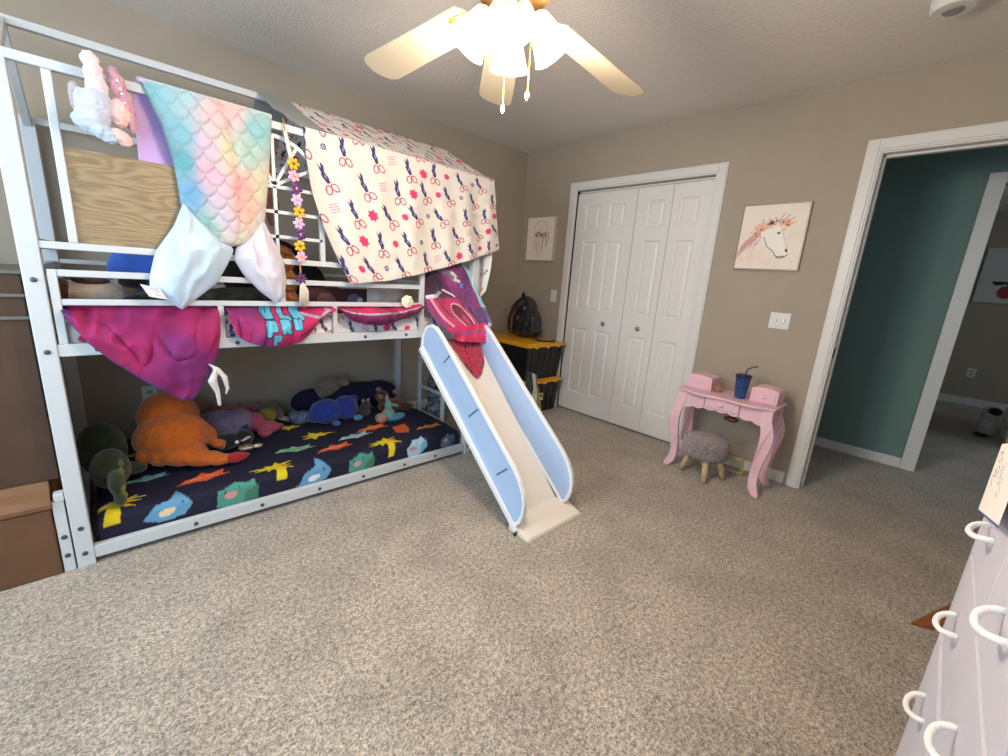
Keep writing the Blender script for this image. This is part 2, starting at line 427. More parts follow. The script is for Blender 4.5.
def canvas(name, label, x, y0, y1, z0, z1, paint, frame, d=.02, res=90, fw=.008, bg=(244,232,220), par=None):
    t = thing(name, label, 'picture', (x, (y0+y1)/2, z0))
    Wd, Ht = y1-y0, z1-z0
    nu = res; nv = int(res*Ht/Wd)
    S, T = np.meshgrid(np.linspace(0, Wd, nu), np.linspace(0, Ht, nv), indexing='ij')
    p = Paint(S, T, bg); paint(p, Wd, Ht)
    P = np.stack([np.full(S.shape, x-d-.001), y1-S, z0+T], -1)
    grid_mesh('print', P, p.C, 'attrflat', t)
    b = MB()
    b.box(x-d+.001, x-.001, y0, y1, z0, z1)
    b.box(x-d-.004, x-.001, y0-fw, y0, z0-fw, z1+fw).box(x-d-.004, x-.001, y1, y1+fw, z0-fw, z1+fw)
    b.box(x-d-.004, x-.001, y0, y1, z0-fw, z0).box(x-d-.004, x-.001, y0, y1, z1, z1+fw)
    b.build('frame', frame, t)
    return t
def horse(p, W, Hh):
    u, v = W, Hh
    rnd = random.Random(3)
    def cl(cx, cy, r, c, a=.5, n=12):
        for _ in range(n): p.ell(cx+rnd.gauss(0, r*.5), cy+rnd.gauss(0, r*.5), r*rnd.uniform(.2,.6), r*rnd.uniform(.1,.4), c, rnd.uniform(0,3), a)
    # pink mane washing down the left side
    for i in range(70):
        t = rnd.random(); x = u*(.40-.20*t+rnd.uniform(-.03,.03)); y = v*(.66-.20*t+rnd.uniform(-.04,.05)); L = rnd.uniform(.12,.32)
        p.line([(x, y), (x-u*L*.55, y-v*L*.45), (x-u*L*.8, y-v*L*1.05)], rnd.uniform(.004,.012), [(222,150,150),(236,186,178),(206,128,136),(244,206,190),(196,140,140)][i % 5], .35)
    p.poly([(u*.34,v*.58),(u*.46,v*.66),(u*.62,v*.66),(u*.7,v*.5),(u*.82,v*.28),(u*.80,v*.2),(u*.68,v*.17),(u*.6,v*.27),(u*.45,v*.37),(u*.36,v*.48)], (250,243,236))
    p.line([(u*.40,v*.50),(u*.47,v*.36),(u*.58,v*.28),(u*.66,v*.18),(u*.74,v*.17),(u*.82,v*.23)], .005, (90,70,66), .9)
    p.line([(u*.66,v*.60),(u*.72,v*.48),(u*.80,v*.30),(u*.82,v*.23)], .0025, (170,150,146), .9)
    p.seg(u*.66, v*.19, u*.78, v*.20, .009, (70,52,50), .8); p.ell(u*.785, v*.29, .006, .011, (40,32,34), .4)
    p.ell(u*.62, v*.56, .010, .006, (50,40,40), .2)
    p.line([(u*.36,v*.5),(u*.30,v*.40),(u*.25,v*.30)], .006, (150,130,120), .6)
    p.line([(u*.3,v*.42),(u*.22,v*.36)], .005, (120,100,95), .6)
    # flower crown
    for cx, cy, r, c in ((.33,.62,.035,(240,170,130)), (.43,.70,.03,(244,186,150)), (.55,.74,.022,(230,150,120)), (.66,.72,.026,(226,140,110)), (.74,.68,.03,(240,160,110)), (.25,.56,.025,(235,180,160))):
        cl(u*cx, v*cy, r, c, .6); p.ell(u*cx, v*cy, .006, .005, (90,30,30))
    p.poly([(u*(.48+ .055*math.cos(a)*(1 if k % 2 else .5)), v*(.72+.055*math.sin(a)*(1 if k % 2 else .5))) for k, a in enumerate([i*PI/5 for i in range(10)])], (58,64,38))
    for x0, y0, x1, y1 in ((.58,.74,.66,.86), (.64,.74,.74,.84), (.70,.72,.82,.8), (.36,.7,.33,.78), (.3,.54,.26,.5)): p.seg(u*x0, v*y0, u*x1, v*y1, .004, (110,70,70), .8)
    cl(u*.2, v*.2, .06, (244,214,190), .3); cl(u*.6, v*.1, .07, (246,222,205), .3); cl(u*.85, v*.5, .05, (236,224,214), .3)
canvas('horse_print', 'framed watercolour horse head with flower crown hanging above the vanity', XB, .735, 1.104, 1.405, 1.805, horse, mat('champagne_frame', (150,132,112), .4, .3), res=140)
def dream(p, W, Hh):
    rnd = random.Random(5); c = (112,84,70)
    p.ring(W*.5, Hh*.74, W*.24, Hh*.19, .003, (70,60,55))
    for i in range(7): p.seg(W*.5, Hh*.74, W*(.5+.22*math.cos(i)), Hh*(.74+.17*math.sin(i)), .0012, (150,130,118), .6)
    for k in range(60):
        p.ell(W*rnd.uniform(.28,.72), Hh*rnd.gauss(.6,.035), rnd.uniform(.006,.017), rnd.uniform(.004,.011), rnd.choice([(86,52,44),(150,110,92),(186,150,134),(200,176,160)]), rnd.uniform(0,3), .7)
    for x, y0, y1 in ((.3,.55,.26), (.4,.5,.18), (.5,.5,.1), (.6,.5,.22), (.72,.55,.36), (.8,.62,.46)):
        for j in range(5): p.ell(W*x+rnd.gauss(0,.002), Hh*(y0+(y1-y0)*j/4), .008, .020, rnd.choice([(186,158,142),c,(206,184,168)]), 0, .55)
canvas('dreamcatcher_print', 'small canvas print of a dreamcatcher in the corner above the storage totes', XB, 2.755, 3.105, 1.425, 1.825, dream, mat('canvas_edge', (206,194,178), .7), d=.03, fw=.003)
def redbird(p, W, Hh):
    p.ell(W*.20, Hh*.36, W*.06, Hh*.035, (30,24,26), .2); p.ell(W*.15, Hh*.37, W*.03, Hh*.03, (30,24,26)); p.ell(W*.34, Hh*.40, W*.1, Hh*.06, (34,26,28), .4)
    p.ell(W*.27, Hh*.20, W*.09, Hh*.12, (160,50,46), .5); p.ell(W*.30, Hh*.72, W*.08, Hh*.035, (40,30,32), .3); p.ell(W*.6, Hh*.5, W*.12, Hh*.2, (90,40,40))
canvas('red_print', 'pale canvas with red and black strokes in the room beyond the hall', 8.2, -1.1, -.14, 1.34, 2.0, redbird, mat('pale_edge', (190,186,180), .7), bg=(212,208,204))
a = thing('smoke_alarm', 'round white smoke alarm on the ceiling near the doorway', 'smoke alarm', (2.62, .26, H-.045))
MB().lathe([(.066,0),(.072,.008),(.074,.03),(.076,.045)], (2.62,.26,H-.045), 36).build('cover', 'white', a, smooth=False, bevel=.002)
MB().lathe([(.03,-.006),(.034,0)], (2.62,.26,H-.045), 24).build('grille', mat('alarm_grille', (150,150,148), .6), a)

# ------------------------------------------------------------------ ceiling fan
FX, FY, FZ = .905, 1.0, 1.97
fan = thing('ceiling_fan', 'white five blade ceiling fan with brass hub and glowing glass shades', 'ceiling fan', (FX, FY, FZ-.3))
MB().lathe([(.015,H-.1),(.06,H-.08),(.07,H-.02),(.07,H-.001)], (FX,FY,0), 28).build('canopy', 'brass', fan, smooth=True)
MB().lathe([(.013,FZ+.1),(.013,H-.08)], (FX,FY,0), 16).build('rod', 'brass', fan, smooth=True)
MB().lathe([(.03,FZ+.13),(.09,FZ+.12),(.125,FZ+.08),(.125,FZ+.045),(.11,FZ+.02),(.04,FZ+.012)][::-1], (FX,FY,0), 36).build('motor_housing', mat('aged_brass', (176,130,74), .3, .9), fan, smooth=True)
MB().lathe([(.016,FZ-.075),(.03,FZ-.065),(.045,FZ-.045),(.04,FZ-.02),(.05,FZ+.02)], (FX,FY,0), 28).build('light_kit', 'brass', fan, smooth=True)
blade_mat = mat('cream_blade', (196,184,160), .5)
for ang in (5, 52, 92, -58, -140):
    A = math.radians(ang); mt = Matrix.Translation((FX,FY,FZ+.01)) @ Matrix.Rotation(A, 4, 'Z') @ Matrix.Rotation(math.radians(11), 4, 'X')
    b = MB(); r0, r1, w0, w1 = .19, .745, .056, .072
    out = [(r0, -w0), (r1-.06, -w1)] + [(r1-.06+.06*math.sin(t), -w1*math.cos(t)) for t in [i*PI/12 for i in range(1, 12)]] + [(r1-.06, w1), (r0, w0), (r0-.02, w0*.5), (r0-.02, -w0*.5)]
    b.prism(out, 'z', -.003, .003)
    for v in b.bm.verts: v.co = mt @ v.co
    bl = b.build('blade', blade_mat, fan, bevel=.002)
    b = MB().prism([(.09,-.018),(.17,-.03),(.24,-.035),(.26,0),(.24,.035),(.17,.03),(.09,.018)], 'z', -.009, -.004)
    for v in b.bm.verts: v.co = mt @ v.co
    b.build('bracket', 'brass', bl)
shade_mat = mat('glowing_frosted_glass', (255,244,225), .4, emis=(255,214,150), estr=4)
shade_dim = mat('warm_frosted_glass', (235,206,150), .4, emis=(255,216,140), estr=.35)
for k, ang in enumerate((47.5, 137.5, 227.5, -42.5)):
    A = math.radians(ang); d = Vector((math.cos(A), math.sin(A), 0))
    base = Vector((FX, FY, FZ-.022)) + d*.035
    MB().tube([Vector((FX,FY,FZ-.03))+d*.02, base+d*.02+Vector((0,0,-.005)), base+d*.035+Vector((0,0,-.02))], .009).build('lamp_arm', 'brass', fan, smooth=True)
    mt = Matrix.Rotation(A, 4, 'Z') @ Matrix.Rotation(math.radians(180-36), 4, 'Y')
    c = base + d*.03 + Vector((0,0,-.015))
    pr = [(.02,0),(.030,.010),(.034,.026),(.040,.052),(.048,.078),(.056,.096),(.060,.102)]
    b = MB(); b.lathe(pr, c, 24, mt, cap=False)
    sh = b.build('lamp_shade', shade_dim if k == 0 else shade_mat, fan, smooth=True, solid=.003)
    if k: MB().ell(c + mt @ Vector((0,0,.065)), (.022,.022,.03)).build('bulb', mat('lit_bulb', (255,240,210), .3, emis=(255,220,165), estr=25), sh, smooth=True)
    L = bpy.data.lights.new('bulb_light', 'POINT'); L.energy = 0; L.shadow_soft_size = .05
for dx, dy, zl in ((.03,.05,.24), (.08,.0,.20)):
    MB().tube([(FX+dx,FY+dy,FZ-.04),(FX+dx,FY+dy,FZ-zl)], .0012, 6).build('pull_chain', 'brass', fan)
    MB().lathe([(.002,-.022),(.007,-.012),(.005,0)], (FX+dx,FY+dy,FZ-zl), 12).build('chain_fob', 'white', fan, smooth=True)
def point(name, loc, e, col, size=.06):
    L = bpy.data.lights.new(name, 'POINT'); L.energy = e; L.color = col; L.shadow_soft_size = size
    o = bpy.data.objects.new(name, L); COL.objects.link(o); o.location = loc; return o
def area(name, loc, dirv, sx, sy, e, col):
    L = bpy.data.lights.new(name, 'AREA'); L.shape = 'RECTANGLE'; L.size = sx; L.size_y = sy; L.energy = e; L.color = col
    o = bpy.data.objects.new(name, L); COL.objects.link(o); o.location = loc
    o.rotation_euler = Vector(dirv).to_track_quat('-Z', 'Z').to_euler(); return o
point('fan_lamp', (FX, FY, FZ-.20), 33, (1, .83, .66), .09)
for k in range(4):
    A = math.radians(2.5+90*k); point('fan_lamp_side', (FX+.24*math.cos(A), FY+.24*math.sin(A), FZ-.08), 5, (1, .83, .66), .05)
area('window_daylight', ((WY0+WY1)/2, YR-.02, (WZ0+WZ1)/2), (.12, 1, -.05), WY1-WY0, WZ1-WZ0, 36, (.40, .72, 1))
area('added_front_fill', (XF-.02, 1.4, 1.56), (1, -.05, -.03), 1.2, 1.12, 50, (.84, .95, 1))  # added fill from the invented front window, for closet wall and hall
area('far_room_daylight', (6.0, -2.0, 1.6), (0, 1, -.3), 1.2, 1.0, 12, (.75, .9, 1))
wd = bpy.data.worlds.new('world'); SC.world = wd; wd.use_nodes = True
wd.node_tree.nodes['Background'].inputs[0].default_value = (.55, .68, .9, 1); wd.node_tree.nodes['Background'].inputs[1].default_value = .6

# ------------------------------------------------------------------ bunk bed frame
BY = 2.149; D5 = .05; BYB = 3.12
XL0, XL1, XR0, XR1 = -.185, -.133, 1.745, 1.795
bed = thing('bunk_bed', 'white metal house shaped bunk bed with arched lattice window against the wall', 'bunk bed', (.8, 2.65, 0))
bolt = lambda b, x, y, z: b.lathe([(.009,0),(.009,.003),(.004,.005)], (x, y, z), 10, Matrix.Rotation(PI/2, 4, 'X'))
def bolts(parent, pts):
    for x, z in pts: bolt(MB(), x, BY, z).build('bolt', 'bolt', parent)
for x0, x1, bs in ((XL0, XL1, (.06, .17, .87, 1.12)), (XR0, XR1, (.06, 1.36))):
    p = MB().box(x0, x1, BY, BY+D5, 0, 1.79).build('post', 'metal', bed, bevel=.004)
    bolts(p, [((x0+x1)/2, z) for z in bs])
    MB().box(x0, x1, BYB, BYB+D5, 0, 1.79).build('post', 'metal', bed, bevel=.004)
    ym = (BY+BYB+D5)/2; xm = (x0+x1)/2
    for ya in (BY+.025, BYB+.025): MB().bar((xm, ya, 1.775), (xm, ym, 2.035), .03, .04).build('gable_rail', 'metal', bed, bevel=.003)
    for z in (.055, .872, 1.145, 1.24): MB().box(x0+.012, x1-.012, BY+D5, BYB, z-.02, z+.02).build('end_rail', 'metal', bed, bevel=.003)
MB().box(XL0, XR1+.04, (BY+BYB+D5)/2-.015, (BY+BYB+D5)/2+.015, 2.03, 2.06).build('ridge_rail', 'metal', bed, bevel=.003)
MB().box(XL0, XR1, BY, BY+.03, 1.785, 1.815).build('eave_rail', 'metal', bed, bevel=.003)
MB().box(XL0, XR1, BYB+.01, BYB+.04, 1.785, 1.815).build('eave_rail', 'metal', bed, bevel=.003)
lr = MB().box(XL1, XR0, BY+.004, BY+.034, .025, .078).build('lower_rail', 'metal', bed, bevel=.003)
for x in (.2, .47, .75, 1.0, 1.27, 1.5): bolt(MB(), x, BY+.004, .05).build('bolt', 'bolt', lr)
MB().box(XL1, XR0, BYB, BYB+.03, .025, .078).build('lower_rail', 'metal', bed, bevel=.003)
ur = MB().box(XL1, XR0, BY+.004, BY+.034, .85, .895).build('upper_rail', 'metal', bed, bevel=.003)
for x in (-.03, .42, 1.02, 1.27): bolt(MB(), x, BY+.004, .872).build('bolt', 'bolt', ur)
MB().box(XL1, XR0, BYB, BYB+.03, .85, .895).build('upper_rail', 'metal', bed, bevel=.003)
sl = MB()
for i in range(12): sl.box(XL1+.08+i*.155, XL1+.11+i*.155, BY+.03, BYB, .852, .868)
sl.build('slat_deck', 'metal', bed)
MB().box(XL1+.006, XL1+.03, BY+.004, BY+.03, .895, 1.157).build('guard_post', 'metal', bed, bevel=.003)
MB().box(1.364, 1.39, BY+.004, BY+.03, .895, 1.785).build('guard_post', 'metal', bed, bevel=.003)
MB().box(XL1+.03, 1.364, BY+.006, BY+.028, 1.133, 1.157).build('guard_rail', 'metal', bed, bevel=.003)
MB().box(XL1+.03, 1.364, BY+.006, BY+.028, 1.033, 1.055).build('guard_rail', 'metal', bed, bevel=.003)
for x, z0, z1 in ((.37,.895,1.033), (.862,.895,1.033), (.62,1.055,1.133)): MB().box(x-.011, x+.011, BY+.008, BY+.026, z0, z1).build('guard_spindle', 'metal', bed, bevel=.002)
MB().box(XL1, 1.364, BY+.004, BY+.03, 1.225, 1.25).build('sill_rail', 'metal', bed, bevel=.003)
MB().box(-.060, -.036, BY+.004, BY+.03, 1.25, 1.785).build('wall_stud', 'metal', bed, bevel=.003)
for z in (.965, 1.06, 1.165): MB().box(XL1, XR0, BYB+.005, BYB+.027, z-.011, z+.011).build('back_guard_rail', 'metal', bed, bevel=.002)
MB().box(-.036, .41, BY+.012, BY+.022, 1.25, 1.562).build('wood_panel', 'oak', bed)
# lattice window with a sunburst head
win = MB(); cx, cz = .61, 1.56; ylo, yhi = BY+.008, BY+.024; R = .2
for x in (.41, .81): win.box(x-.011, x+.011, ylo, yhi, 1.25, 1.785)
for z in (1.345, 1.45, 1.555): win.box(.41, .81, ylo, yhi, z-.007, z+.007)
for x in (.51, .61, .71): win.box(x-.007, x+.007, ylo, yhi, 1.25, 1.555)
arc = [(cx+R*math.cos(t), (ylo+yhi)/2, cz+R*math.sin(t)) for t in [PI*i/24 for i in range(25)]]
for p, q in zip(arc, arc[1:]): win.bar(p, q, .016, .014, up=(0,1,0))
for k in (1, 2, 3, 4, 5):
    t = k*PI/6; win.bar((cx, (ylo+yhi)/2, cz), (cx+(R+(.01 if k == 3 else 0))*math.cos(t), (ylo+yhi)/2, cz+R*math.sin(t)), .013, .013, up=(0,1,0))
win.build('lattice_window', 'metal', bed)
# ladder at the foot end
for y in (2.525, 2.855): MB().box(1.80, 1.825, y-.013, y+.013, 0, .90).build('ladder_upright', 'metal', bed, bevel=.003)
for z in (.12, .335, .55, .765): MB().box(1.803, 1.822, 2.538, 2.842, z-.011, z+.011).build('ladder_rung', 'metal', bed, bevel=.002)
# leg bracket outside the near post
br = MB().box(-.222, -.19, BY+.004, BY+.04, 0, .30).box(-.215, -.187, BY+.002, BY+.044, .30, .33).build('leg_bracket', 'metal', bed, bevel=.003)
for z in (.07, .15): bolt(MB(), -.206, BY+.004, z).build('bolt', 'bolt', br)

# ------------------------------------------------------------------ mattresses
def mattress(name, label, x0, x1, y0, y1, z0, z1, paint, nx=300, lumps=.006, seed=0):
    """One rounded block: the printed sheet wraps over the front edge."""
    prof = [(y0+.012, z0), (y0, z0+.02), (y0, z1-.035), (y0+.012, z1-.01), (y0+.04, z1), (y1-.03, z1), (y1, z1-.03), (y1, z0), (y0+.012, z0)]
    pp = []
    for (a, b), (c, d) in zip(prof, prof[1:]):
        L = math.hypot(c-a, d-b); n = max(2, int(L/.007))
        for i in range(n): pp.append((a+(c-a)*i/n, b+(d-b)*i/n))
    pp.append(prof[-1]); pp = np.array(pp)
    arc = np.r_[0, np.cumsum(np.linalg.norm(np.diff(pp, axis=0), axis=1))]
    xs = np.linspace(x0, x1, nx)
    S, T = np.meshgrid(xs, arc, indexing='ij')
    P = np.zeros(S.shape+(3,)); P[..., 0] = S; P[..., 1] = pp[:, 0]; P[..., 2] = pp[:, 1]
    nn = nz(P, 5, seed); P[..., 2] += np.where(pp[:, 1] > (z0+z1)/2, 1, 0)*nn*lumps
    P[..., 1] -= np.where(pp[:, 0] < y0+.01, 1, 0)*nn*.003
    e = np.minimum(S-x0, x1-S); sc = np.clip(e/.03, 0, 1)**.5
    P[..., 2] = (z0+z1)/2 + (P[..., 2]-(z0+z1)/2)*(.75+.25*sc)
    # close the ends
    for k, col in ((0, 0), (-1, -1)):
        pass
    p = Paint(S, T, (20,20,52)); paint(p)
    o = grid_mesh(name, P, p.C, 'attr')
    me = o.data; bm = bmesh.new(); bm.from_mesh(me)
    bmesh.ops.remove_doubles(bm, verts=[v for v in bm.verts if abs(v.co.z) < .02], dist=1e-5)
    bmesh.ops.holes_fill(bm, edges=[e for e in bm.edges if e.is_boundary], sides=0)
    bm.to_mesh(me); bm.free()
    for q in me.polygons: q.use_smooth = True
    return tag(o, label, 'mattress')
def navy_print(p):
    p.C[:] = lin((18,16,46))
    rnd = random.Random(11)
    Y, T_, O, B, G = (226,200,26), (76,148,134), (222,98,44), (100,156,192), (130,180,140)
    def burst(x, y, c, s=1, n=7):
        pts = []
        for i in range(2*n):
            a = PI*i/n; r = (.062 if i % 2 == 0 else .028)*s*(1+.25*math.sin(3*a+x*9)); pts.append((x+r*math.cos(a)*1.35, y+r*math.sin(a)*.75))
        p.poly(pts, c)
    def leafy(x, y, c, c2, s=1, r=0):
        ca, sa = math.cos(r), math.sin(r)
        q = lambda a, b: (x+(a*ca-b*sa)*s, y+(a*sa+b*ca)*s)
        p.poly([q(-.055,-.03), q(-.05,.02), q(-.02,.03), q(0,.045), q(.03,.03), q(.055,.035), q(.06,-.005), q(.03,-.04), q(-.02,-.045)], c)
        p.poly([q(.01,-.045), q(.06,-.03), q(.065,.01), q(.03,.0)], c2)
        p.ell(*q(-.015,0), .018*s, .012*s, (214,150,150)); p.ell(*q(-.03,.012), .005, .005, (30,30,50)); p.ell(*q(.01,.018), .005, .005, (30,30,50))
    def swoosh(x, y, c, c2, s=1, r=0):
        ca, sa = math.cos(r), math.sin(r)
        q = lambda a, b: (x+(a*ca-b*sa)*s, y+(a*sa+b*ca)*s)
        p.poly([q(-.065,-.02), q(-.03,.02), q(.01,.03), q(.03,.075), q(.045,.025), q(.06,-.005), q(.035,-.035), q(-.02,-.04)], c)
        p.ell(*q(-.005,-.01), .022*s, .012*s, c2, .3); p.ell(*q(.035,.01), .005, .007, (40,40,70))
    def longf(x, y, c, c2, s=1, r=0):
        ca, sa = math.cos(r), math.sin(r)
        q = lambda a, b: (x+(a*ca-b*sa)*s, y+(a*sa+b*ca)*s)
        p.poly([q(-.08,-.015), q(-.05,.012), q(-.02,.01), q(0,.03), q(.02,.012), q(.07,.025), q(.055,-.002), q(.08,-.012), q(.03,-.018), q(0,-.03), q(-.03,-.015)], c)
        p.seg(*q(-.04,0), *q(.03,.0), .006, c2)
    base = .2   # arc length of the front face before the top begins ~0.13
    # rows are placed by distance in from the front edge
    f = .13
    burst(-.055, .235, Y, 1.25); p.poly([(-.10,.12),(-.085,.20),(-.04,.20),(-.045,.12)], Y); p.line([(-.115,.255),(-.07,.24)], .008, (226,222,190)); p.line([(.0,.26),(.045,.265)], .008, (226,222,190))
    swoosh(.114, .135, B, (236,210,170), 1.45, .05); leafy(.372, .12, T_, (62,120,96), 1.5, 0); leafy(1.002, .115, T_, (62,120,96), 1.35, 0)
    burst(.563, .235, Y, 1.35, 9); p.poly([(.55,.13),(.565,.215),(.61,.215),(.60,.13)], Y); p.ell(.60, .245, .012, .01, (220,90,60))
    swoosh(.740, .115, B, (225,228,240), 1.5, .2); leafy(1.374, .12, (170,206,230), (120,180,220), 1.3, .35); leafy(1.62, .11, (90,112,124), (60,84,100), 1.0, 0)
    burst(1.19, .225, Y, 1.35, 9); p.poly([(1.175,.10),(1.19,.20),(1.235,.20),(1.215,.10)], Y); p.ell(1.23, .235, .012, .01, (220,90,60))
    longf(.91, .315, O, (250,190,160), 1.5, .15); longf(.721, .42, (140,196,160), (60,130,90), 1.4, 0); burst(.893, .56, Y, 1.25); longf(1.084, .43, (176,206,216), (90,140,190), 1.5, .1)
    longf(1.236, .50, O, (250,220,60), 1.5, 0); p.poly([(1.33,.33),(1.36,.45),(1.47,.47),(1.44,.36),(1.39,.28)], O); longf(1.566, .31, (226,140,60), (200,90,60), 1.4, 0)
    longf(.269, .315, O, (250,150,120), 1.4, .1); longf(.06, .45, (120,176,180), (60,120,110), 1.2, 0); longf(.60, .04, (200,60,50), (240,160,60), .9, .3)
    for i in range(9): burst(.0+i*.2, .78+.12*(i % 2), [Y, O, B, T_][i % 4], .9)
lower = mattress('lower_mattress', 'thin lower bunk mattress under a navy sheet with bright creature print', XL1+.02, XR0-.02, BY+.038, BYB-.01, .012, .185, navy_print, nx=420, lumps=.012, seed=3)
def bow_motif(p, x, y, s=1, r=.35):
    """a dark plume above a red outlined bow"""
    ca, sa = math.cos(r), math.sin(r)
    q = lambda a, b: (x+(a*ca-b*sa)*s, y+(a*sa+b*ca)*s)
    D = (62,44,104)
    p.poly([q(-.008,.0), q(.008,.0), q(.013,.022), q(.006,.045), q(.016,.070), q(.008,.092), q(-.002,.068), q(-.012,.088), q(-.010,.05), q(-.018,.040), q(-.012,.02)], D)
    p.ell(*q(.0,.030), .004*s, .009*s, (120,140,200), r)
    for sg in (-1, 1): p.ring(*q(sg*.017, -.024), .017*s, .022*s, .0062*s, (184,50,92), r+sg*.5)
def lines3(p, x, y, s=1, c=(204,96,132)):
    for k in range(4): p.seg(x-.022*s, y+k*.011*s-.01, x+.022*s, y+k*.011*s, .0032, c)
def white_print(p, S0, S1, T0, T1, step=.135, seed=1, ms=.85):
    rnd = random.Random(seed); i = 0; y = T0+.03
    while y < T1+.05:
        x = S0 + (step*.5 if i % 2 else 0); j = 0
        while x < S1+.05:
            jx, jy = rnd.uniform(-.012,.012), rnd.uniform(-.012,.012)
            bow_motif(p, x+jx, y+jy, ms, rnd.uniform(-.1,.6))
            k = (i*3+j*2) % 5; mx, my = x+step*.5+jx, y+.02+jy
            if k == 0: p.ell(mx, my, .018, .017, (220,56,108))
            elif k == 1: lines3(p, mx, my)
            elif k == 2: p.ring(mx, my, .013, .013, .006, (56,66,120)); p.ell(mx, my, .004, .004, (56,66,120))
            elif k == 3:
                p.poly([(mx+(.030 if t % 2 else .020)*math.cos(t*PI/7), my+(.030 if t % 2 else .020)*math.sin(t*PI/7)) for t in range(14)], (226,52,104))
            else:
                p.line([(mx-.02, my+.01), (mx-.005, my-.008), (mx+.02, my+.004)], .003, (176,200,208)); p.line([(mx-.015, my+.02), (mx+.01, my+.018)], .003, (176,200,208))
            x += step; j += 1
        y += step*.72; i += 1
def upper_paint(p):
    p.C[:] = lin((232,226,224)); white_print(p, -.12, 1.75, 0, 1.2, seed=4)
mattress('upper_mattress', 'upper bunk mattress under a white sheet with purple and pink print', XL1+.02, XR0-.02, BY+.036, BYB-.01, .87, .975, upper_paint, nx=300, lumps=.006, seed=8)

# ------------------------------------------------------------------ fabric roof
def canopy():
    t = thing('fabric_roof', 'white cotton tent roof with purple and pink bow print draped over the bed', 'canopy', (1.3, 2.4, 1.2))
    nu, nv = 420, 240
    u = np.linspace(0, 1, nu); v = np.linspace(0, 1, nv)
    U, V = np.meshgrid(u, v, indexing='ij')
    # front panel: left edge and right edge slant, hem rises to the right
    A = resample([(.735,1.822),(1.2,1.822),(1.875,1.818)], nu)
    hem = resample([(.925,1.150),(1.0,1.160),(1.134,1.174),(1.35,1.225),(1.5,1.268),(1.716,1.335),(1.93,1.41)], nu)
    X = A[:, 0][:, None]*(1-V)+hem[:, 0][:, None]*V - .05*np.sin(PI*V)*(1-U)**3
    Z = A[:, 1][:, None]*(1-V)+hem[:, 1][:, None]*V
    P0 = np.stack([X, np.zeros_like(X), Z], -1)
    fold = nz(P0*np.array([1, 1, .25]), 9, 2)*.018 + nz(P0, 16, 6)*.006 + np.sin(X*34+Z*5)*.006
    Yy = BY-.006 - .035*V - fold*np.clip(V*2.2, 0, 1)
    Yy = np.minimum(Yy, BY-.008)
    P = np.stack([X, Yy, Z], -1)
    p = Paint(U*1.16+.0, (1-V)*.62, (220,213,204)); white_print(p, 0, 1.2, 0, .62, step=.175, seed=2, ms=.95)
    lf = 1-np.clip(U/.10, 0, 1)                       # left edge painted darker toward the hem for the fold's shading
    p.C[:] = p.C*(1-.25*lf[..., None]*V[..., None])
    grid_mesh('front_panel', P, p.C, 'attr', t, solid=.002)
    # sloping roof, front to ridge and down behind
    nu2, nv2 = 420, 150
    U, V = np.meshgrid(np.linspace(0, 1, nu2), np.linspace(0, 1, nv2), indexing='ij')
    ym = (BY+BYB+D5)/2
    for nm, ya, yb, c0 in (('roof_slope', BY-.008, ym, (238,230,222)), ('rear_slope', BYB+.048, ym, (226,220,214))):
        x0 = .72-.03*V; X = x0 + (1.875-x0)*U
        Z = 1.822 + (2.068-1.822)*V
        Yv = ya + (yb-ya)*V
        P = np.stack([X, Yv, Z], -1); P[..., 2] += -.014*np.sin(PI*V)*(1+nz(P, 6, 3)) + nz(P, 14, 9)*.004*np.sin(PI*V)
        p = Paint(U*1.16, V*.55, c0); white_print(p, 0, 1.2, 0, .55, step=.14, seed=9)
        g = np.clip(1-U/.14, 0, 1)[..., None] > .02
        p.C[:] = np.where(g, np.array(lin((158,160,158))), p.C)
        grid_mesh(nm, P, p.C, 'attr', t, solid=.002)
    # end flap hanging past the corner post
    U, V = np.meshgrid(np.linspace(0, 1, 60), np.linspace(0, 1, 90), indexing='ij')
    Yv = BY+.0 + .17*U; Z = 1.815 - V*(.68+.08*np.sin(U*3)) + 0*U; X = 1.862+.02*np.sin(U*9+V*3)*V+.01*V
    Yv = Yv + .02*np.sin(V*7)
    p = Paint(U*.17, V*.7, (232,230,228))
    for k in range(6): p.ring(.03+.1*(k % 2), .1+k*.11, .013, .013, .007, (60,62,96)); p.ell(.1-.07*(k % 2), .05+k*.12, .01, .012, (220,90,130))
    grid_mesh('end_flap', np.stack([X, Yv, Z], -1), p.C, 'attr', t, solid=.002)
canopy()

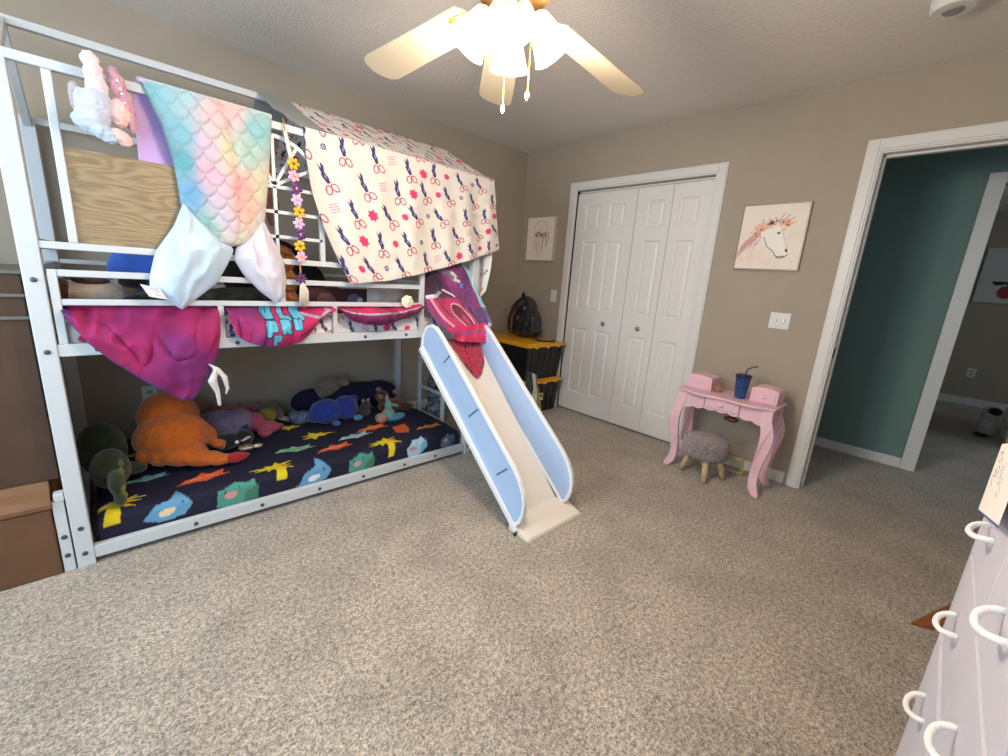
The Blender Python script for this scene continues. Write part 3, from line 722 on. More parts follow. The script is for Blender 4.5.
# ------------------------------------------------------------------ mermaid tail blanket
def mermaid():
    t = thing('mermaid_tail_blanket', 'pastel rainbow mermaid tail blanket with satin fins hanging over the eave rail', 'blanket', (.4, 2.1, 1.03))
    nu, nv = 150, 260
    L = resample([(.190,1.826),(.235,1.70),(.262,1.58),(.268,1.50),(.272,1.42),(.30,1.355),(.35,1.305),(.405,1.284)], nv)
    Rr = resample([(.605,1.826),(.592,1.70),(.578,1.58),(.566,1.49),(.552,1.40),(.53,1.345),(.48,1.305),(.41,1.284)], nv)
    u = np.linspace(0, 1, nu); U, V = np.meshgrid(u, np.linspace(0, 1, nv), indexing='ij')
    X = L[:, 0][None]*(1-U)+Rr[:, 0][None]*U; Z = L[:, 1][None]*(1-U)+Rr[:, 1][None]*U
    prof = np.sqrt(np.clip(np.sin(PI*U), 0, 1)); endv = np.clip((1-V)/.08, 0, 1)**.5
    bulge = .03*prof*(.5+.5*np.clip(V/.15, 0, 1))*endv
    # scallops: rows of overlapping scales
    sx, sz = .064, .043
    row = np.floor((1.9-Z)/sz); off = (row % 2)*.5
    def scale_h(Xv, Zv):
        best = np.zeros_like(Xv); rr = np.floor((1.9-Zv)/sz)
        dmin = np.ones_like(Xv)
        for dr in (0, -1, -2):
            r = rr+dr; o = (np.mod(r, 2))*.5
            cxx = (np.round(Xv/sx-o)+o)*sx; czz = 1.9-(r)*sz+.012
            d = np.sqrt(((Xv-cxx)/(sx*.55))**2+((Zv-czz)/(sz*1.42))**2)
            dmin = np.minimum(dmin, np.abs(d-1))
        return np.clip(dmin/.22, 0, 1)
    hs = scale_h(X, Z)
    fold = np.exp(-((U-.62-.12*(V-.3))/.045)**2)*.016*np.clip(1-V*.75, 0, 1)
    Yv = BY-.004 - bulge - .006*hs*prof + fold
    p = Paint(X, Z, (220,200,226))
    ctl = [(.05,.05,(150,214,226)), (.15,.25,(140,206,224)), (.45,.10,(240,204,206)), (.30,.02,(176,214,226)), (.62,.05,(238,200,196)), (.85,.12,(150,208,216)), (.75,.28,(178,214,204)), (.55,.30,(238,226,186)), (.35,.30,(232,202,226)),
           (.10,.42,(96,184,196)), (.12,.60,(110,176,220)), (.30,.45,(238,190,206)), (.45,.52,(234,200,220)), (.68,.50,(250,176,166)), (.74,.66,(246,190,170)), (.92,.45,(226,224,190)), (.95,.70,(222,212,206)), (.25,.78,(150,204,190)),
           (.40,.70,(214,206,226)), (.55,.80,(226,206,222)), (.7,.88,(220,220,196)), (.4,.95,(220,222,212)), (.05,.85,(130,196,226))]
    Wt = np.zeros(U.shape); C = np.zeros(U.shape+(3,))
    for cu, cv, cc in ctl:
        wgt = 1/(((U-cu)**2*.8+(V-cv)**2*1.5)+.004)**1.6; Wt += wgt; C += wgt[..., None]*np.array(lin(cc))
    C = (C/Wt[..., None])**1.08*(.70+.10*hs[..., None])
    grid_mesh('tail_body', np.stack([X, Yv, Z], -1), C, 'attrsheen', t, solid=.012)
    # the part thrown over the rail: lavender lining behind
    U, V = np.meshgrid(np.linspace(0, 1, 50), np.linspace(0, 1, 60), indexing='ij')
    X = .168-.010*V+(.42)*U; Z = 1.826-(.262+.02*np.sin(U*5))*V
    Yv = BY+.036 + .02*np.sin(PI*V)*np.sin(PI*U) + nz(np.stack([X, X*0, Z], -1), 12)*.008
    p = Paint(X, Z, (196,164,222))
    grid_mesh('lining', np.stack([X, Yv, Z], -1), p.C, 'attrsheen', t, solid=.01)
    U, V = np.meshgrid(np.linspace(0, 1, 50), np.linspace(0, 1, 12), indexing='ij')
    X = .178+.43*U; th = PI*V; Yv = BY+.015-.024*np.cos(th); Z = 1.818+.016*np.sin(th)
    C = np.zeros(X.shape+(3,)); C[:] = lin((206,190,226)); C[U > .12] = lin((176,216,224)); C[U > .5] = lin((238,206,208)); C[U > .8] = lin((200,222,210))
    grid_mesh('fold_over_rail', np.stack([X, Yv, Z], -1), C, 'attrsheen', t, solid=.012)
    # fins
    def fin(top, outer, mid, inner, seed, tone):
        nu, nv = 90, 110
        L = resample(outer, nv); Rr = resample(inner, nv)
        U, V = np.meshgrid(np.linspace(0, 1, nu), np.linspace(0, 1, nv), indexing='ij')
        X = L[:, 0][None]*(1-U)+Rr[:, 0][None]*U; Z = L[:, 1][None]*(1-U)+Rr[:, 1][None]*U
        pf = np.clip(np.sin(PI*U), 0, 1)**.75*np.clip(np.sin(PI*np.clip(V*.94+.04, 0, 1)), 0, 1)**.6
        W = nz(np.stack([X, X*0, Z], -1)*np.array([1,1,.5]), 22, seed)
        fan_ = np.sin(U*15+W*3)*.008*(1-V*.55)+np.abs(W)*.012
        base = BY-.016 if seed < 5 else BY-.012
        P = np.stack([X, base-.052*pf+fan_*pf+W*.006*pf, Z], -1)
        Pb = P.copy(); Pb[..., 1] = base+.004+0*pf
        C = np.zeros(X.shape+(3,)); C[:] = lin(tone); C *= (1+.10*W[..., None])
        full = np.concatenate([P, Pb[::-1]], 0); Cf = np.concatenate([C, C[::-1]], 0)
        return grid_mesh('fin', full, Cf, 'attrsatin', t)
    fin(None, [(.272,1.43),(.235,1.34),(.17,1.24),(.145,1.15),(.140,1.10),(.22,1.03)], None, [(.30,1.39),(.40,1.31),(.432,1.27),(.405,1.21),(.36,1.13),(.235,1.02)], 2, (188,208,226))
    fin(None, [(.50,1.33),(.44,1.28),(.43,1.23),(.46,1.17),(.52,1.10),(.575,1.055)], None, [(.55,1.41),(.585,1.33),(.625,1.24),(.632,1.16),(.622,1.08),(.585,1.05)], 7, (208,204,216))
    U, V = np.meshgrid(np.linspace(0, 1, 20), np.linspace(0, 1, 16), indexing='ij')
    X = .112+.055*U+.022*V; Z = 1.118-.030*U-.045*V+.03*U*0+.018*U; Yv = BY-.045-.010*np.sin(U*4)
    p = Paint(U, V, (232,236,240))
    for k in range(4): p.seg(.35, .2+k*.18, .85, .2+k*.18, .05, (176,182,190))
    grid_mesh('care_tag', np.stack([X, Yv, Z], -1), p.C, 'attr', t, solid=.001)
mermaid()

# ------------------------------------------------------------------ cloth swags through the guard rail
def swag(name, label, top, bot, color, ybase, amp=.05, nu=160, nv=110, seed=0, mate='attr', fr=1, xyz=None, rough_s=(7, 13), yfun=None, cat='blanket', pw=.7):
    A = resample(top, nu); B = resample(bot, nu)
    U, V = np.meshgrid(np.linspace(0, 1, nu), np.linspace(0, 1, nv), indexing='ij')
    X = A[:, 0][:, None]*(1-V)+B[:, 0][:, None]*V; Z = A[:, 1][:, None]*(1-V)+B[:, 1][:, None]*V
    P0 = np.stack([X, X*0, Z], -1)
    w1 = nz(P0*np.array([1, 1, 1]), rough_s[0], seed); w2 = np.abs(nz(P0*np.array([1.2, 1, .6])+np.stack([w1, w1, w1], -1)*.05, rough_s[1], seed+5))
    if xyz is not None: Yv = xyz(X, Z, U, V)
    elif yfun is not None: Yv = yfun(U, V)
    else: Yv = ybase - amp*np.clip(np.sin(PI*(V*.85+.1)), 0, 1)**pw*np.clip(np.sin(PI*(U*.94+.03)), 0, 1)**.4
    env = np.clip(V/.18, 0, 1)
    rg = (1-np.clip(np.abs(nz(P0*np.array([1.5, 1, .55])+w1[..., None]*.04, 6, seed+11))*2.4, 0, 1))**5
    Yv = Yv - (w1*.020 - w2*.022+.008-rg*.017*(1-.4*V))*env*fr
    Z = Z + w1*.008*env*(1-V)*fr
    p = Paint(X, Z, (200,30,120)); C = color(p, U, V, w1, w2)
    o = grid_mesh(name, np.stack([X, Yv, Z], -1), C, mate, solid=.003)
    return tag(o, label, cat)
def c_mag(p, U, V, w1, w2):
    a = np.array(lin((156,30,98))); b = np.array(lin((104,34,112))); c = np.array(lin((170,34,86)))
    f = np.clip(.12+w1*1.1+.4*(V-.6), 0, .7)[..., None]; C = a*(1-f)+b*f
    g = np.clip(w1*-1.2, 0, .6)[..., None]; C = C*(1-g)+c*g
    hem = ((U < .05) | (V > .955))[..., None]; C = np.where(hem, np.array(lin((110,44,120))), C)
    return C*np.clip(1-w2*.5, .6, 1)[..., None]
RY = BY-.006
def bulge_out(U, V):   # comes from behind the guard rail, over the upper rail and hangs in front of it
    s = np.clip((V-.10)/.30, 0, 1); s = s*s*(3-2*s)
    return (BY+.032)*(1-s) + (BY-.040)*s - .045*np.clip(np.sin(PI*np.clip((V-.15)/.9, 0, 1)), 0, 1)*np.clip(np.sin(PI*U), 0, 1)
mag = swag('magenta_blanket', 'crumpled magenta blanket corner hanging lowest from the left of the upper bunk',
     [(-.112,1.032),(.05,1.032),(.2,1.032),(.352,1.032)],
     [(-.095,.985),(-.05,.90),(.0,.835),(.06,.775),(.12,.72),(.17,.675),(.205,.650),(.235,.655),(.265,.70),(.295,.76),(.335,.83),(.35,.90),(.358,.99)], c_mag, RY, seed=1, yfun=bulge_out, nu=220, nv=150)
def c_gra(p, U, V, w1, w2):
    a = np.array(lin((196,38,98))); b = np.array(lin((122,44,114)))
    f = np.clip(.45-1.6*(U-.25)+w1, 0, 1)[..., None]
    p.C[:] = a*(1-f)+b*f
    cy, dk = (96,180,208), (40,30,60)
    # chunky cyan letters with dark outlines, partly lost in the folds
    def G(strokes, x, z, s):
        for pas, (w, c) in enumerate(((.030, dk), (.021, cy))):
            for st in strokes: p.line([(x+a*s, z+b*s) for a, b in st], w*s/.05, c)
    P_ = [[(0,0),(0,1)], [(0,1),(.5,1),(.5,.5),(0,.5)]]; R_ = P_+[[(.2,.5),(.55,0)]]; Uu = [[(0,1),(0,.1),(.5,.1),(.5,1)]]; Ll = [[(0,1),(0,0),(.5,0)]]
    G(Uu, .53, .985, .050); G(Ll, .602, .98, .050); G(R_, .655, .985, .045)
    G(P_, .53, .912, .050); G(R_, .592, .922, .044); G(Uu, .648, .935, .036)
    G(P_, .555, .868, .036)
    p.line([(.69,1.0),(.76,.985),(.815,1.02)], .012, (176,160,190)); p.line([(.66,.90),(.73,.94),(.80,1.0)], .006, (60,30,70))
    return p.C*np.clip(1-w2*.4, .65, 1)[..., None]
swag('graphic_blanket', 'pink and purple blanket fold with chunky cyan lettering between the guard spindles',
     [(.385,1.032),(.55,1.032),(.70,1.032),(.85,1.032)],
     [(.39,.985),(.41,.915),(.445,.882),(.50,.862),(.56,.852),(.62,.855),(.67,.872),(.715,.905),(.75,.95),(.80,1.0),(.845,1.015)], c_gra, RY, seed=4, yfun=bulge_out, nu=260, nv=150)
def c_roll(p, U, V, w1, w2):
    p.C[:] = lin((226,48,104))
    p.put((V > .45), (122,30,84)); p.put((V > .38) & (V < .47), (170,176,200)); p.put(np.abs(np.sin(U*60+w1*9)) > .93, (90,22,60), .6)
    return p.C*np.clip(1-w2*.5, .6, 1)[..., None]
swag('rolled_blanket', 'bunched pink and plum blanket roll sagging under the guard rail beside the slide',
     [(.875,1.032),(1.05,1.04),(1.2,1.045),(1.36,1.05)],
     [(.885,1.0),(.93,.965),(1.0,.945),(1.08,.940),(1.16,.95),(1.24,.975),(1.30,1.0),(1.355,1.03)], c_roll, RY, seed=7, yfun=bulge_out, nu=160, nv=70)
# white ribbon tag under the magenta blanket
MB().tube([(.295,2.085,.80),(.325,2.07,.775),(.345,2.062,.74),(.352,2.06,.69),(.343,2.06,.665)], [.004,.010,.012,.008,.004], 8).tube([(.31,2.075,.785),(.315,2.065,.775),(.300,2.06,.73),(.315,2.058,.68),(.318,2.058,.62)], [.006,.008,.018,.010,.007], 8).build('ribbon_tag', mat('grey_white_ribbon', (205,202,200), .6), mag, smooth=True, remesh=.004)

# big purple blanket pouring out of the bed onto the slide
def purple():
    nu, nv = 200, 240
    U, V = np.meshgrid(np.linspace(0, 1, nu), np.linspace(0, 1, nv), indexing='ij')
    L = resample([(1.40,1.30),(1.395,1.20),(1.39,1.10),(1.385,1.02),(1.40,.965),(1.46,.90),(1.53,.845)], nv)
    Rr = resample([(1.66,1.335),(1.73,1.26),(1.772,1.16),(1.79,1.06),(1.79,.99),(1.775,.90),(1.745,.825)], nv)
    X = L[:, 0][None]*(1-U)+Rr[:, 0][None]*U; Z = L[:, 1][None]*(1-U)+Rr[:, 1][None]*U
    P0 = np.stack([X, X*0, Z], -1); w1 = nz(P0, 7, 3); w2 = np.abs(nz(P0+w1[..., None]*.03, 13, 8))
    Yv = BY+.03-.09*V - .12*np.clip((V-.35)/.4, 0, 1)**1.5 - (w1*.022-w2*.03)
    Yv = np.where(U < .12, Yv+.02*(1-U/.12)*(1-V), Yv)
    p = Paint(X, Z, (106,36,100))
    f = np.clip(.5+w1*2, 0, 1)[..., None]
    p.C[:] = np.array(lin((98,30,92)))*(1-f)+np.array(lin((146,40,110)))*f
    spk = nz(P0, 160, 1); p.put((spk > .22) & (U > .45), (170,110,190), .5)
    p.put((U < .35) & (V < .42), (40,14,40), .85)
    p.line([(1.44,1.29),(1.50,1.255),(1.56,1.235),(1.60,1.20)], .035, (120,112,130), .8); p.line([(1.58,1.24),(1.615,1.22),(1.60,1.20),(1.64,1.19)], .018, (235,230,240))
    p.line([(1.40,1.09),(1.47,1.10),(1.53,1.13),(1.58,1.10)], .022, (226,214,222)); p.line([(1.50,1.14),(1.55,1.11),(1.60,1.08)], .012, (50,20,50))
    p.poly([(1.655+(.022 if k % 2 else .010)*math.cos(k*PI/5), 1.165+(.022 if k % 2 else .010)*math.sin(k*PI/5)) for k in range(10)], (90,140,220))
    p.poly([(1.42,1.08),(1.60,1.09),(1.68,.98),(1.70,.86),(1.60,.83),(1.46,.95)], (206,36,92), .85)
    p.ell(1.60, .985, .05, .085, (238,170,196), .55); p.ell(1.60, .985, .040, .074, (120,24,62), .55); p.ell(1.605, .965, .016, .03, (214,40,90), .55)
    p.line([(1.42,1.08),(1.46,.97),(1.53,.88)], .02, (236,150,180)); p.line([(1.46,1.08),(1.52,.98)], .010, (60,30,80))
    p.put((V > .76), (220,34,96)); p.put((V > .84) & (V < .88), (150,70,140), .8)
    p.put((U > .93) & (V < .8), (150,206,226)); p.put((U > .78) & (V > .6) & (V < .76), (72,52,112), .8)
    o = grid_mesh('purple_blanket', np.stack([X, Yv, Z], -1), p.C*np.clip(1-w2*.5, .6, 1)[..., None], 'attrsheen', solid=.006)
    tag(o, 'purple and hot pink fleece blanket spilling out at the top of the slide', 'blanket')
purple()
def c_leo(p, U, V, w1, w2):
    p.C[:] = lin((196,32,72)); q = nz(np.stack([p.S, p.S*0, p.T], -1), 60, 3); p.put(np.abs(q) < .12, (70,10,34)); return p.C
swag('leopard_scarf', 'dark red leopard print cloth tip lying on the top of the slide',
     [(1.50,.85),(1.58,.84),(1.66,.83),(1.72,.82)], [(1.515,.79),(1.535,.71),(1.555,.66),(1.578,.642),(1.62,.66),(1.68,.71),(1.715,.78)], c_leo, 0, seed=6, nu=90, nv=70,
     xyz=lambda X, Z, U, V: 2.02+(Z-.79)/1.018-.026-.012*np.sin(PI*U)*np.sin(PI*V), fr=.25, mate='attrsheen', rough_s=(6, 14))

# ------------------------------------------------------------------ slide
def slide():
    t = thing('slide', 'white plastic slide with blue window light tinted into its sides hooked on the upper bunk opening', 'slide', (1.57, 1.6, 0))
    def smoothpoly(pts):
        return pts
    out = [(2.135,.80),(2.128,.86),(2.105,.905),(2.07,.935),(2.03,.945),(1.985,.935),(1.94,.905),(1.294,.345),(1.245,.29),(1.215,.235),(1.202,.18),(1.205,.125),(1.225,.07),(1.262,.035)]
    for x0, x1, sgn in ((1.358, 1.380, -1), (1.730, 1.750, 1)):
        b = MB(); b.prism(out, 'x', x0, x1); bm = b.bm; bm.normal_update(); bmesh.ops.recalc_face_normals(bm, faces=bm.faces)
        for side in (-1, 1):
            bm.faces.ensure_lookup_table()
            f = [f for f in bm.faces if len(f.verts) == len(out) and abs(f.calc_center_median().x-(x1 if side > 0 else x0)) < 1e-4][0]
            bmesh.ops.inset_region(bm, faces=[f], thickness=.016, use_even_offset=True)
            bmesh.ops.inset_region(bm, faces=[f], thickness=.002, depth=-.006, use_even_offset=True)
        pa = b.build('side_panel', 'rim', t)
        pa.data.materials.append(M['slideside'])
        for q in pa.data.polygons:
            if len(q.vertices) == len(out): q.material_index = 1
        md = pa.modifiers.new('bevel', 'BEVEL'); md.width = .002; md.segments = 2; md.limit_method = 'ANGLE'
        if sgn < 0:
            for (ya, za, yb_, zb_) in ((1.900,.744,1.830,.808), (1.655,.498,1.585,.558), (1.410,.258,1.340,.318)):
                MB().bar((x0+.0055, ya, za), (x0+.0055, yb_, zb_), .006, .006, up=(1,0,0)).build('seam', mat('slide_seam', (70,86,120), .5), pa)
    MB().prism([(2.14,.885),(2.02,.79),(1.95,.72),(1.305,.062),(1.275,.042),(1.165,.012),(1.165,.0),(1.29,.022),(1.33,.05),(1.97,.70),(2.14,.86)], 'x', 1.380, 1.730).build('chute', 'plast', t, bevel=.003)
    MB().prism([(1.295,.062),(1.165,.014),(1.158,.0),(1.30,.0)], 'x', 1.362, 1.778).build('landing_plate', 'plast', t, bevel=.003)
    MB().bar((1.352, 2.13, .79), (1.352, 1.235, .028), .012, .028, up=(0,.66,.75)).build('side_flange', 'rim', t, bevel=.002)
    for ya in (1.235,): MB().box(1.347, 1.357, ya, ya+.015, 0, .03).build('foot', 'bolt', t)
slide()

# ------------------------------------------------------------------ soft toys
def fur(name, rgb, var=.25, sheen=.3, scale=45):
    rgb = tuple(v*.80 for v in rgb)  # toy colours darkened to stand in for the lower bunk's shade
    return mat(name, rgb, .9, sheen=sheen, bump=.5, bscale=scale*5, var=var, vscale=scale, bdist=.004)
TEX = bpy.data.textures.new('fluff', 'CLOUDS'); TEX.noise_scale = .012
def plush(name, label, loc, parts, cat='soft toy', vox=.006, rz=0, grp=None, fluff=.004):
    """parts: name, material, list of ellipsoids (centre, radii, rot) in local coordinates"""
    low = min(e[0][2]-min(e[1][2], max(e[1])) for pt in parts for e in pt[2])
    if low < -.003 and (.17 < loc[2] < .27 or abs(loc[2]-.972) < .01): loc = (loc[0], loc[1], loc[2]-low-.003)
    if cat == 'soft toy' and grp is None:
        grp = 'soft toys on the lower bunk' if .17 < loc[2] < .3 else 'soft toys on the upper bunk' if .9 < loc[2] < 1.1 else 'soft toys hanging on the eave rail' if 1.55 < loc[2] < 1.7 else None
    t = thing(name, label, cat, loc, grp)
    R = Matrix.Rotation(rz, 4, 'Z')
    for i, (pn, m, ells) in enumerate(parts):
        b = MB()
        for e in ells:
            c, r = e[0], e[1]; rot = e[2] if len(e) > 2 else (0,0,0)
            b.ell(R @ Vector(c)+Vector(loc), r, (rot[0], rot[1], rot[2]+rz), 16)
        big = max(max(e[1]) for e in ells)
        ob = b.build(pn, m, t, smooth=True, remesh=(vox if len(ells) > 1 and big > .02 else 0))
        if fluff and len(ells) > 1 and big > .02:
            md = ob.modifiers.new('fluff', 'DISPLACE'); md.texture = TEX; md.strength = fluff*2; md.mid_level = .5; md.texture_coords = 'LOCAL'
    return t
ORG = fur('orange_plush', (255,124,20)); RED = fur('red_plush', (210,30,40)); CRM = fur('cream_plush', (240,214,160))
plush('orange_plush', 'large orange soft toy lying face down with red tipped tail on navy bedding', (.19, 2.62, .20), [
    ('body', ORG, [((0,.10,.20),(.135,.12,.135)), ((0,0,.12),(.165,.14,.125)), ((-.125,-.06,.055),(.035,.03,.045)), ((.03,-.13,.060),(.10,.07,.055)), ((.10,-.19,.042),(.09,.038,.038),(0,0,-.25)), ((.16,-.225,.034),(.06,.030,.030),(0,0,-.2)),
                   ((.15,.0,.09),(.04,.05,.06)), ((.185,-.05,.055),(.035,.045,.022)), ((-.06,-.10,.05),(.05,.04,.04))]),
    ('tail_tip', RED, [((.225,-.240,.034),(.052,.028,.028),(0,0,-.1)), ((.268,-.240,.038),(.022,.015,.015))]),
], vox=.007)
GRN = fur('dark_green_plush', (50,66,20), .4)
plush('green_plush', 'dark green soft toy slumped in the corner behind the left bed post', (-.055, 2.44, .19), [
    ('body', GRN, [((-.02,.14,.14),(.09,.10,.13)), ((0,.0,.09),(.07,.10,.09)), ((.06,.04,.06),(.07,.04,.03),(0,.2,0)), ((.015,-.12,.07),(.03,.09,.055)), ((.02,-.2,.03),(.022,.05,.03))]),
    ('crest', fur('olive_plush', (126,134,34), .3), [((.035,-.06,.13),(.012,.03,.02)), ((.035,-.12,.11),(.012,.03,.02)), ((.03,-.18,.065),(.012,.03,.02)), ((.035,-.21,.04),(.012,.02,.015))]),
], vox=.007)
LAV = fur('lavender_plush', (160,138,176)); DPN = fur('rose_plush', (206,84,120)); NVY = fur('navy_plush', (46,42,110))
plush('lavender_plush', 'lavender soft toy with rose mane lying behind the orange one', (.41, 2.86, .18), [
    ('body', LAV, [((0,0,.085),(.15,.10,.085)), ((.12,-.02,.09),(.085,.08,.08)), ((-.11,.0,.05),(.05,.07,.05)), ((.08,-.10,.04),(.035,.05,.03))]),
    ('mane', DPN, [((.20,-.03,.075),(.06,.06,.06)), ((.26,-.08,.045),(.07,.05,.04)), ((.30,-.05,.03),(.06,.04,.025)), ((.23,-.12,.03),(.04,.04,.03))]),
    ('wing', NVY, [((-.10,-.08,.09),(.05,.02,.02)), ]),
    ('hoof', NVY, [((.12,-.12,.055),(.025,.03,.05),(0,.4,0))]),
])
plush('rose_plush', 'dusty pink soft toy tucked against the wall behind the lavender one', (.55, 3.04, .18), [
    ('body', fur('dusty_pink_plush', (196,110,120)), [((-.05,0,.09),(.09,.06,.07)), ((.08,0,.085),(.07,.06,.06)), ((.12,-.03,.12),(.03,.03,.03))])])
plush('yellow_duck_plush', 'yellow headed soft toy with grey cap among the pink toys', (.71, 2.93, .18), [
    ('head', fur('mustard_plush', (190,164,54)), [((0,0,.075),(.055,.05,.055)), ((-.03,.02,.05),(.04,.04,.04))]),
    ('cap', fur('grey_plush', (120,108,104)), [((.015,.03,.12),(.06,.05,.03)), ((.07,.0,.07),(.022,.04,.05))]),
    ('bill', fur('pale_grey_plush', (190,184,176)), [((.10,-.02,.035),(.05,.02,.018),(0,.35,0))])])
plush('penguin_plush', 'small black and white soft toy lying in front of the lavender one', (.425, 2.60, .19), [
    ('body', fur('black_plush', (20,20,24)), [((-.03,.02,.05),(.11,.055,.05)), ((.08,.02,.055),(.05,.05,.05))]),
    ('patch', fur('white_plush', (226,226,222)), [((.075,-.022,.06),(.028,.010,.009),(0,-.3,0)), ((.09,-.021,.068),(.02,.010,.010))]),
    ('collar', mat('silver_sequins', (190,180,160), .25, .7, bump=1, bscale=300), [((.075,-.05,.02),(.045,.03,.018)), ((.13,-.05,.018),(.03,.022,.015))]),
    ('eye', mat('white_eye', (235,235,235), .3), [((.035,-.032,.055),(.011,.006,.011))]),
    ('badge', mat('mint_felt', (130,190,180), .8), [((-.04,-.032,.05),(.022,.008,.018))])])
plush('beige_bear_plush', 'beige teddy bear lying up against the wall at the back of lower bunk', (1.14, 3.02, .255), [
    ('body', fur('beige_plush', (176,152,128)), [((0,0,.11),(.10,.08,.085)), ((.11,-.01,.13),(.045,.05,.045)), ((.12,.02,.175),(.025,.02,.022)), ((.135,-.04,.09),(.03,.03,.03)), ((.06,-.05,.03),(.05,.04,.03)), ((-.07,0,.06),(.05,.06,.06))]),
    ('nose', M['black'], [((.158,-.03,.135),(.008,.008,.007))])])
BLU = fur('royal_blue_plush', (14,56,176))
plush('blue_plush', 'bright blue soft toy lying on its side on lower bunk', (1.09, 2.77, .185), [
    ('body', BLU, [((-.06,0,.085),(.11,.09,.085)), ((.07,0,.09),(.085,.085,.085)), ((.14,.02,.14),(.035,.03,.025)), ((-.13,.02,.06),(.05,.05,.05))]),
    ('paw', fur('sky_blue_plush', (90,176,224)), [((.13,-.07,.025),(.035,.025,.02))]),
    ('paw', fur('sky_blue_plush', (60,120,190)), [((-.03,-.09,.02),(.03,.022,.018))])])
plush('navy_pillow', 'dark navy pillow heaped at the back of the lower bunk', (1.35, 2.98, .18), [
    ('pillow', mat('navy_cotton', (20,22,60), .9, var=.3, vscale=14), [((0,0,.07),(.26,.11,.10)), ((-.33,.05,.06),(.14,.08,.09)), ((.15,.02,.06),(.18,.10,.10))])], cat='pillow', vox=.01, fluff=0)
plush('speckled_plush', 'small grey blue speckled soft toy left of the bright blue one', (.895, 2.86, .18), [
    ('body', mat('speckled_blue_plush', (110,140,176), .9, var=.7, vscale=60, dark=(50,44,60)), [((0,0,.045),(.075,.06,.045)), ((.06,-.02,.03),(.04,.04,.03)), ((-.05,-.02,.07),(.035,.035,.03))])])
MNT = fur('mint_plush', (130,196,184))
plush('mint_bunny_plush', 'mint green bunny soft toy sitting near the foot of lower bunk', (1.40, 2.60, .18), [
    ('body', MNT, [((0,0,.045),(.05,.04,.05)), ((.0,0,.115),(.028,.026,.038)), ((-.012,0,.165),(.013,.012,.03)), ((.05,-.01,.11),(.03,.012,.013),(0,.5,0))]),
    ('shirt', fur('aqua_plush', (80,168,206)), [((.05,-.03,.03),(.065,.035,.025),(0,-.15,0))]),
    ('belly', fur('peach_plush', (214,160,140)), [((-.06,-.01,.035),(.045,.04,.035))])])
plush('brown_plush', 'reddish brown soft toy slumped behind the mint bunny', (1.53, 2.78, .18), [
    ('body', fur('russet_plush', (112,58,44)), [((0,0,.05),(.12,.07,.05)), ((-.07,.03,.12),(.05,.045,.05)), ((.10,-.03,.03),(.06,.04,.03))]),
    ('muzzle', fur('tan_plush', (190,140,116)), [((-.10,-.0,.13),(.022,.02,.02)), ((-.105,.02,.185),(.022,.02,.016))]),
    ('bow', RED, [((-.03,-.03,.10),(.03,.02,.018))]),
    ('pompom', LAV, [((.03,.01,.15),(.022,.02,.02))])])
plush('grey_kitten_plush', 'small grey and white soft toy left of the mint bunny', (1.30, 2.78, .18), [
    ('body', fur('charcoal_plush', (70,66,74)), [((0,0,.04),(.05,.045,.04)), ((.01,-.01,.09),(.035,.03,.032))]),
    ('ear', fur('pale_pink_plush', (206,170,170)), [((-.01,-.01,.125),(.012,.008,.012)), ((.03,-.01,.125),(.012,.008,.012))])])
# things seen past the ladder
plush('striped_plush', 'pale grey and black striped soft toy hanging behind the bed ladder', (1.95, 2.80, .0), [
    ('body', mat('grey_striped_plush', (150,160,176), .9, var=.8, vscale=30, dark=(16,16,22)), [((0,0,.42),(.06,.07,.10)), ((.02,.02,.28),(.09,.10,.20)), ((0,0,.10),(.10,.10,.10))])])

# upper bunk toys
plush('dog_plush', 'white and brown puppy soft toy lying behind the upper guard rail', (.0, 2.42, .972), [
    ('body', fur('off_white_plush', (250,226,204), .15), [((-.02,0,.075),(.12,.08,.07)), ((.06,.02,.09),(.06,.06,.055))]),
    ('ear', fur('brown_plush', (84,48,30)), [((-.11,-.02,.085),(.035,.05,.06)), ((-.02,-.01,.135),(.06,.05,.022))]),
    ('muzzle', fur('taupe_plush', (150,120,96)), [((.10,-.03,.105),(.035,.03,.022),(0,.3,0))]),
    ('nose', M['black'], [((-.06,-.06,.145),(.020,.014,.010))])])
plush('black_plush', 'black fluffy soft toy lying beside the puppy on the upper bunk', (.145, 2.36, .972), [
    ('body', fur('jet_plush', (22,18,20)), [((0,0,.05),(.09,.06,.05)), ((-.04,.02,.14),(.05,.04,.03))])])
plush('blue_cushion', 'plain blue velvet cushion leaning up on the upper bunk beside the puppy', (.215, 2.58, .972), [
    ('cover', mat('blue_velvet', (40,104,224), .7, sheen=.6, var=.35, vscale=7), [((0,0,.15),(.17,.06,.15)), ((.05,.02,.15),(.16,.06,.15)), ((-.09,.01,.15),(.10,.06,.15)), ((-.11,.01,.21),(.06,.05,.07)), ((-.11,.01,.08),(.07,.05,.08))])], cat='cushion', vox=.01, fluff=0)
plush('orange_curly_plush', 'curly orange and brown soft toy seen through the lattice window', (.70, 2.45, .972), [
    ('body', mat('curly_orange_fur', (206,132,78), .9, bump=1, bscale=60, bdist=.02, var=.9, vscale=38, dark=(66,36,22)), [((0,0,.27),(.075,.07,.07)), ((-.01,0,.15),(.09,.07,.10)), ((0,0,.05),(.11,.08,.06)), ((-.07,.02,.34),(.04,.04,.04))])])
plush('olive_cushion', 'dark mottled olive cushion lying behind the mermaid fins', (.48, 2.4, .972), [
    ('cover', mat('olive_mottled', (70,66,50), .9, var=.8, vscale=22, dark=(24,20,20)), [((0,0,.07),(.16,.10,.06)), ((.06,0,.08),(.10,.09,.05))])], cat='cushion', vox=.01, fluff=0)
